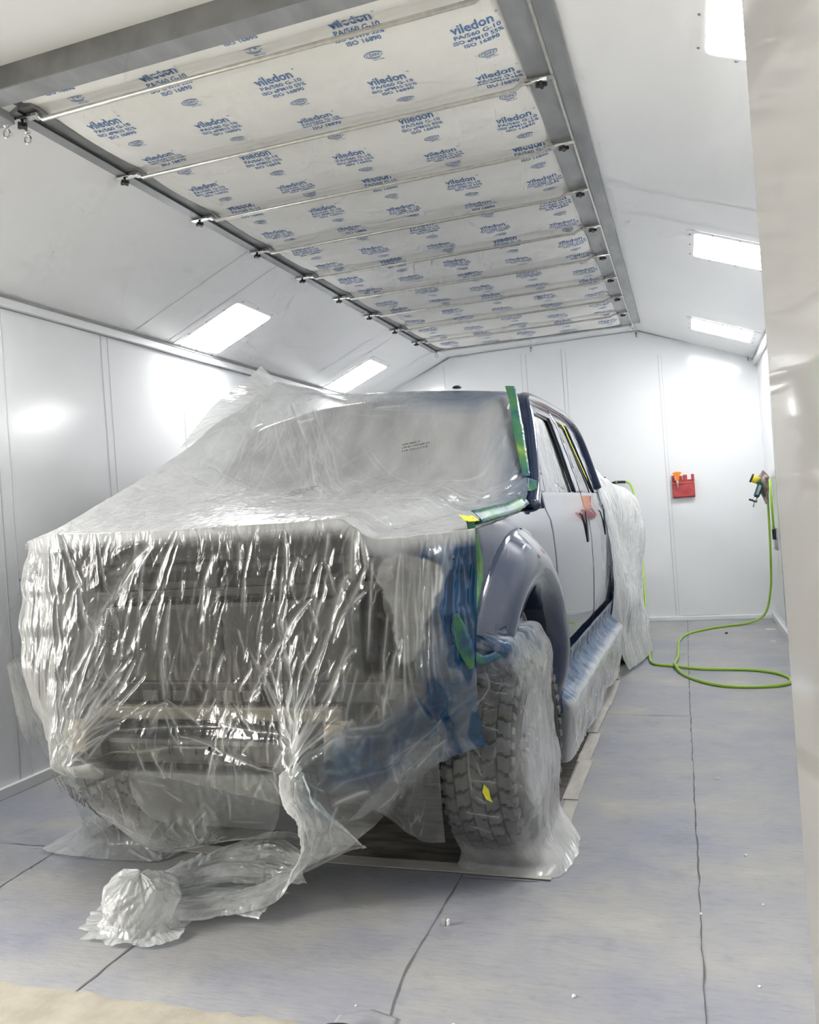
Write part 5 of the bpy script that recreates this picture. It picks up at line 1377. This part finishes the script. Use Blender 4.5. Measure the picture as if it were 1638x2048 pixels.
# second hose drop near the door leaf on the right wall
mb = MB(); mb.tube([(XR - .028, 8.93, 1.50), (XR - .028, 8.92, 1.3), (XR - .026, 8.90, .97)], .0115, 10)
h2 = mb.build('hose_tube', M['hose']); h2.name = 'short_hose'; tag(h2, 'short green hose hanging straight down the right wall beside the door leaf', 'hose')
mb = MB(); mb.bb((XR - .045, 8.86, .90), (XR - .008, 8.93, 1.0), .004); mb.mat(1); mb.bb((XR - .03, 8.86, .80), (XR - .004, 8.93, .895), .004)
mb.mat(1); mb.bb((XR - .012, 8.85, .79), (XR, 8.94, 1.01), .003)
o = mb.build('wall_socket', [M['black'], M['switch']]); tag(o, 'small black and grey fitting low on the right wall under the short hose', 'wall fitting')
# spray gun, yellow cup and rag hung on the right wall
g = empty('spray_gun', (.70, 9.12, 1.405), label='dark teal spray gun hanging head down from the rag on the right wall', cat='spray gun', rot=(0, rd(22), 0)); g.scale = (1.35, 1.35, 1.25)
mb = MB(); mb.box((0, 0, .0), (.042, .036, .13), None, .010); mb.mat(1); mb.box((0, -.019, -.005), (.018, .004, .08), None, .001); mb.build('body', [M['teal'], M['steel']], g)
mb = MB(); mb.tube([(0, 0, -.065), (0, 0, -.10)], .014, 12); mb.tube([(0, 0, -.10), (.005, 0, -.15)], .006, 8); mb.lathe([(.016, -.006), (.016, .006)], 12, Matrix.Translation((0, 0, -.09))); mb.build('nozzle', M['steel'], g)
mb = MB(); mb.tube(smooth_path([(.018, 0, .02), (.05, 0, -.03), (.055, 0, -.045)], 5), .005, 6); mb.build('trigger', M['black'], g)
mb = MB(); mb.lathe([(.008, -.03), (.008, .03)], 8, Matrix.Translation((-.012, 0, -.10)) @ Matrix.Rotation(rd(90), 4, 'Y')); mb.build('adjuster', M['black'], g)
g = empty('paint_cup', (.685, 9.15, 1.505), label='yellow cup with a black lid sticking out of the rag on the right wall', cat='cup', rot=(0, rd(-65), 0)); g.scale = (.9, .9, .8)
mb = MB(); mb.lathe([(0, -.045), (.040, -.045), (.048, .045), (.048, .05)], 24, cap=True); mb.build('cup_body', M['yellow'], g)
mb = MB(); mb.lathe([(.0, .050), (.052, .050), (.052, .066), (.045, .070), (0, .070)], 24); mb.build('lid', M['black'], g)
uu, vv = np.meshgrid(np.linspace(0, 2 * pi, 60), np.linspace(0, 1, 40))
rr = np.interp(vv, [0, .2, .45, .7, 1], [.015, .07, .062, .035, .010]) * (1 + .35 * fbm(np.cos(uu) * 2 + 3, np.sin(uu) * 2 + vv * 4, 191) + .2 * ridged(np.cos(uu) * 4, np.sin(uu) * 4 + vv * 5, 192))
G = np.stack([.742 + rr * 1.25 * np.cos(uu) * .62 + vv * .025, 9.17 + rr * np.sin(uu), 1.58 - vv * .33 + .02 * np.cos(uu) * (1 - vv)], -1)
V = [tuple(v) for v in G.reshape(-1, 3)]; n = 60
F = [(j * n + i, j * n + i + 1, (j + 1) * n + i + 1, (j + 1) * n + i) for j in range(39) for i in range(n - 1)]
o = mesh('rag', V, F, M['rag'], None, True); tag(o, 'stained beige rag bundled around the gun holder on the right wall', 'rag')
# red magnetic tray and orange handled tool on the back wall
mb = MB(); w, h = .118, .128
mb.bb((-w, -.012, -h), (w, 0, h * .55), .002)
mb.bb((-w, -.045, -h), (w, -.036, h * .35), .003); mb.bb((-w, -.045, -h), (w, 0, -h + .012), .002); mb.bb((-w, -.045, -h), (-w + .006, 0, h * .55), .002); mb.bb((w - .006, -.045, -h), (w, 0, h * .55), .002)
mb.bb((-w, -.014, h * .5), (-w + .03, -.002, h * .98), .002); mb.bb((-.055, -.014, h * .5), (-.01, -.002, h * .92), .004); mb.bb((.0, -.014, h * .5), (.045, -.002, h * .97), .003); mb.bb((w - .028, -.014, h * .5), (w, -.002, h * .98), .002)
mb.bb((-w, -.05, h * .18), (w, -.036, h * .26), .002)
o = mb.build('wall_tray', M['red']); o.location = (-.025, YB, 1.503); tag(o, 'dark red notched tray fixed to the white back wall', 'wall tray')
t = empty('orange_brush', (-.085, YB - .062, 1.60), label='orange handled brush tool hooked on the red wall tray', cat='brush', rot=(rd(4), 0, 0))
mb = MB(); mb.add([(-.052, -.006, .052), (-.03, -.006, .062), (0, -.006, .066), (.03, -.006, .062), (.052, -.006, .052), (.020, -.008, .015), (.018, -.008, -.035), (-.018, -.008, -.035), (-.020, -.008, .015)] +
                  [(-.052, .006, .052), (-.03, .006, .062), (0, .006, .066), (.03, .006, .062), (.052, .006, .052), (.020, .008, .015), (.018, .008, -.035), (-.018, .008, -.035), (-.020, .008, .015)],
                  [tuple(range(9))[::-1], tuple(range(9, 18))] + [(i, (i + 1) % 9, 9 + (i + 1) % 9, 9 + i) for i in range(9)]); mb.build('handle', M['orange'], t)
mb = MB(); mb.lathe([(.012, -.035), (.013, -.06), (.009, -.085), (.010, -.10), (.002, -.135)], 12); mb.build('tip', M['steel'], t)
# wire bracket on the left wall just above the sheet
mb = MB(); mb.tube([(0, 0, 0), (.09, 0, 0), (.09, .28, 0), (0, .28, 0)], .006, 6); mb.tube([(0, 0, 0), (0, 0, -.10), (.09, 0, 0)], .005, 6); mb.box((.004, 0, .0), (.012, .03, .03))
o = mb.build('wire_bracket', M['galv_dark']); o.location = (XL + .004, 4.93, 1.70); tag(o, 'small grey wire bracket on the left wall peeping over the sheet', 'bracket')
# litter on the floor
def bit(name, loc, d, rz, mat, lab, cat='scrap', grp=None):
    mb = MB(); mb.box((0, 0, d[2] / 2), d, None, min(d) * .2); o = mb.build(name, M[mat]); o.location = loc; o.rotation_euler = (0, 0, rz); tag(o, lab, cat, grp)
bit('wood_sliver', (.70, 8.93, 0), (.085, .022, .010), rd(-12), 'litter', 'pale flat sliver on the floor by the far right corner')
bit('paper_scrap', (.66, 8.25, 0), (.05, .02, .004), rd(-3), 'litter', 'faint pale scrap on the floor in front of the far right sliver')
bit('floor_pebble', (.28, 8.75, 0), (.022, .022, .014), .4, 'black', 'single dark pebble on the floor in front of the back wall', 'pebble')
# clear clip on the floor in the foreground
mb = MB(); mb.box((-.008, 0, .009), (.014, .016, .018), None, .002); mb.mat(1); mb.box((.006, 0, .009), (.008, .016, .018), None, .002)
o = mb.build('plastic_clip', [M['switch'], M['litter']]); o.location = (-.872, 2.68, 0); tag(o, 'tiny grey and white plastic clip on the floor in the foreground', 'clip')
random.seed(17)
pos = [(-.05, 2.9), (.12, 3.4), (-.40, 2.35), (.10, 2.5), (-.70, 2.15), (.05, 4.3), (-.2, 5.0), (-.28, 5.3), (-1.0, 2.18), (.15, 3.0), (-.5, 4.9), (-.46, 5.15)]
for k, (x, y) in enumerate(pos):
    mb = MB(); s = random.uniform(.004, .007); mb.lathe([(0, 0), (s, .001), (s * .8, s * .8), (0, s)], 7); o = mb.build('paint_chip', M['litter']); o.location = (x, y, 0)
    tag(o, 'tiny white chip lying on the grey floor', 'chip', 'tiny white chips scattered on the floor')
# curled floor paper corner and black rubber lip at the bottom edge
V, F = [], []
n, m = 16, 10
for j in range(m + 1):
    for i in range(n + 1):
        a = i / n; b = j / m
        x = -1.03 + .17 * a; y = 2.03 + .13 * b * (1 - .5 * abs(a - .5)) + .02 * a
        V.append((x, y, .004 + .030 * sin(pi * min(a * 1.2, 1)) * (1 - b) ** 1.3))
for j in range(m):
    for i in range(n): F.append((j * (n + 1) + i, j * (n + 1) + i + 1, (j + 1) * (n + 1) + i + 1, (j + 1) * (n + 1) + i))
o = mesh('curled_floor_paper', V, F, M['floor'], None, True); md = o.modifiers.new('t', 'SOLIDIFY'); md.thickness = .002
tag(o, 'curled corner of grey floor paper lifting over the black rubber lip', 'floor paper')
mb = MB(); mb.tube(smooth_path([(-1.05, 2.035, .004), (-1.02, 2.032, .026), (-.965, 2.028, .036), (-.92, 2.026, .028), (-.885, 2.022, .004)], 6), .010, 10)
mb.tube(smooth_path([(-1.04, 2.02, .004), (-1.0, 2.015, .018), (-.965, 2.01, .022), (-.92, 2.01, .016), (-.89, 2.01, .004)], 6), .010, 10)
o = mb.build('rubber_lip', M['black_rubber']); tag(o, 'black arched rubber lip at the booth threshold, cut by the picture bottom', 'rubber strip')

# ------------------------------------------------------------------ camera and light
R3 = Matrix(((0.94557618, 0.06843423, 0.31812332), (0.31754302, 0.0194882, -0.94804359), (-0.07107829, 0.99746527, -0.00330324)))
cam = bpy.data.cameras.new('camera'); co = bpy.data.objects.new('camera', cam); C.objects.link(co)
cam.sensor_fit = 'HORIZONTAL'; cam.sensor_width = 36.0; cam.lens = 1654.0 / 1638.0 * 36.0; cam.clip_start = .05
co.matrix_world = Matrix.Translation((0, 0, 1.4)) @ R3.to_4x4()
SC.camera = co

w = bpy.data.worlds.new('world'); SC.world = w; w.use_nodes = True
N, L = w.node_tree.nodes, w.node_tree.links; N.clear()
out = N.new('ShaderNodeOutputWorld'); bg = N.new('ShaderNodeBackground'); tc = N.new('ShaderNodeTexCoord'); sep = N.new('ShaderNodeSeparateXYZ')
L.new(tc.outputs['Generated'], sep.inputs[0])
rp = N.new('ShaderNodeValToRGB'); e = rp.color_ramp.elements
e[0].position = .0; e[0].color = (.35, .34, .32, 1); e[1].position = 1; e[1].color = (.95, .98, 1.05, 1)
for p, c in ((.48, (.42, .40, .37, 1)), (.53, (.9, .9, .88, 1)), (.70, (.95, .97, 1.0, 1))):
    q = e.new(p); q.color = c
mr = N.new('ShaderNodeMapRange'); mr.inputs['From Min'].default_value = -1; L.new(sep.outputs['Z'], mr.inputs['Value']); L.new(mr.outputs[0], rp.inputs[0])
L.new(rp.outputs[0], bg.inputs[0]); bg.inputs[1].default_value = .27; L.new(bg.outputs[0], out.inputs[0])
def area(name, loc, target, size, power, col, sy=None):
    l = bpy.data.lights.new(name, 'AREA'); l.energy = power; l.size = size; l.color = col
    if sy: l.shape = 'RECTANGLE'; l.size_y = sy
    o = bpy.data.objects.new(name, l); C.objects.link(o); o.location = loc
    o.rotation_euler = (Vector(target) - Vector(loc)).to_track_quat('-Z', 'Y').to_euler(); return o
area('yard_daylight', (-6.6, .9, 2.3), (-2.6, 2.6, .9), 2.6, 300, (1, .965, .90), 2.2)

vs = SC.view_settings
SC.display_settings.display_device = 'sRGB'; vs.view_transform = 'Standard'; vs.look = 'None'; vs.gamma = 1.0; vs.use_curve_mapping = False
vs.exposure = 1.12
cy = SC.cycles
cy.max_bounces = 6; cy.diffuse_bounces = 4; cy.glossy_bounces = 3; cy.transmission_bounces = 3; cy.transparent_max_bounces = 12
cy.use_adaptive_sampling = True; cy.adaptive_threshold = .10; cy.adaptive_min_samples = 12
cy.use_denoising = True; cy.sample_clamp_indirect = 8.0; cy.caustics_reflective = False; cy.caustics_refractive = False
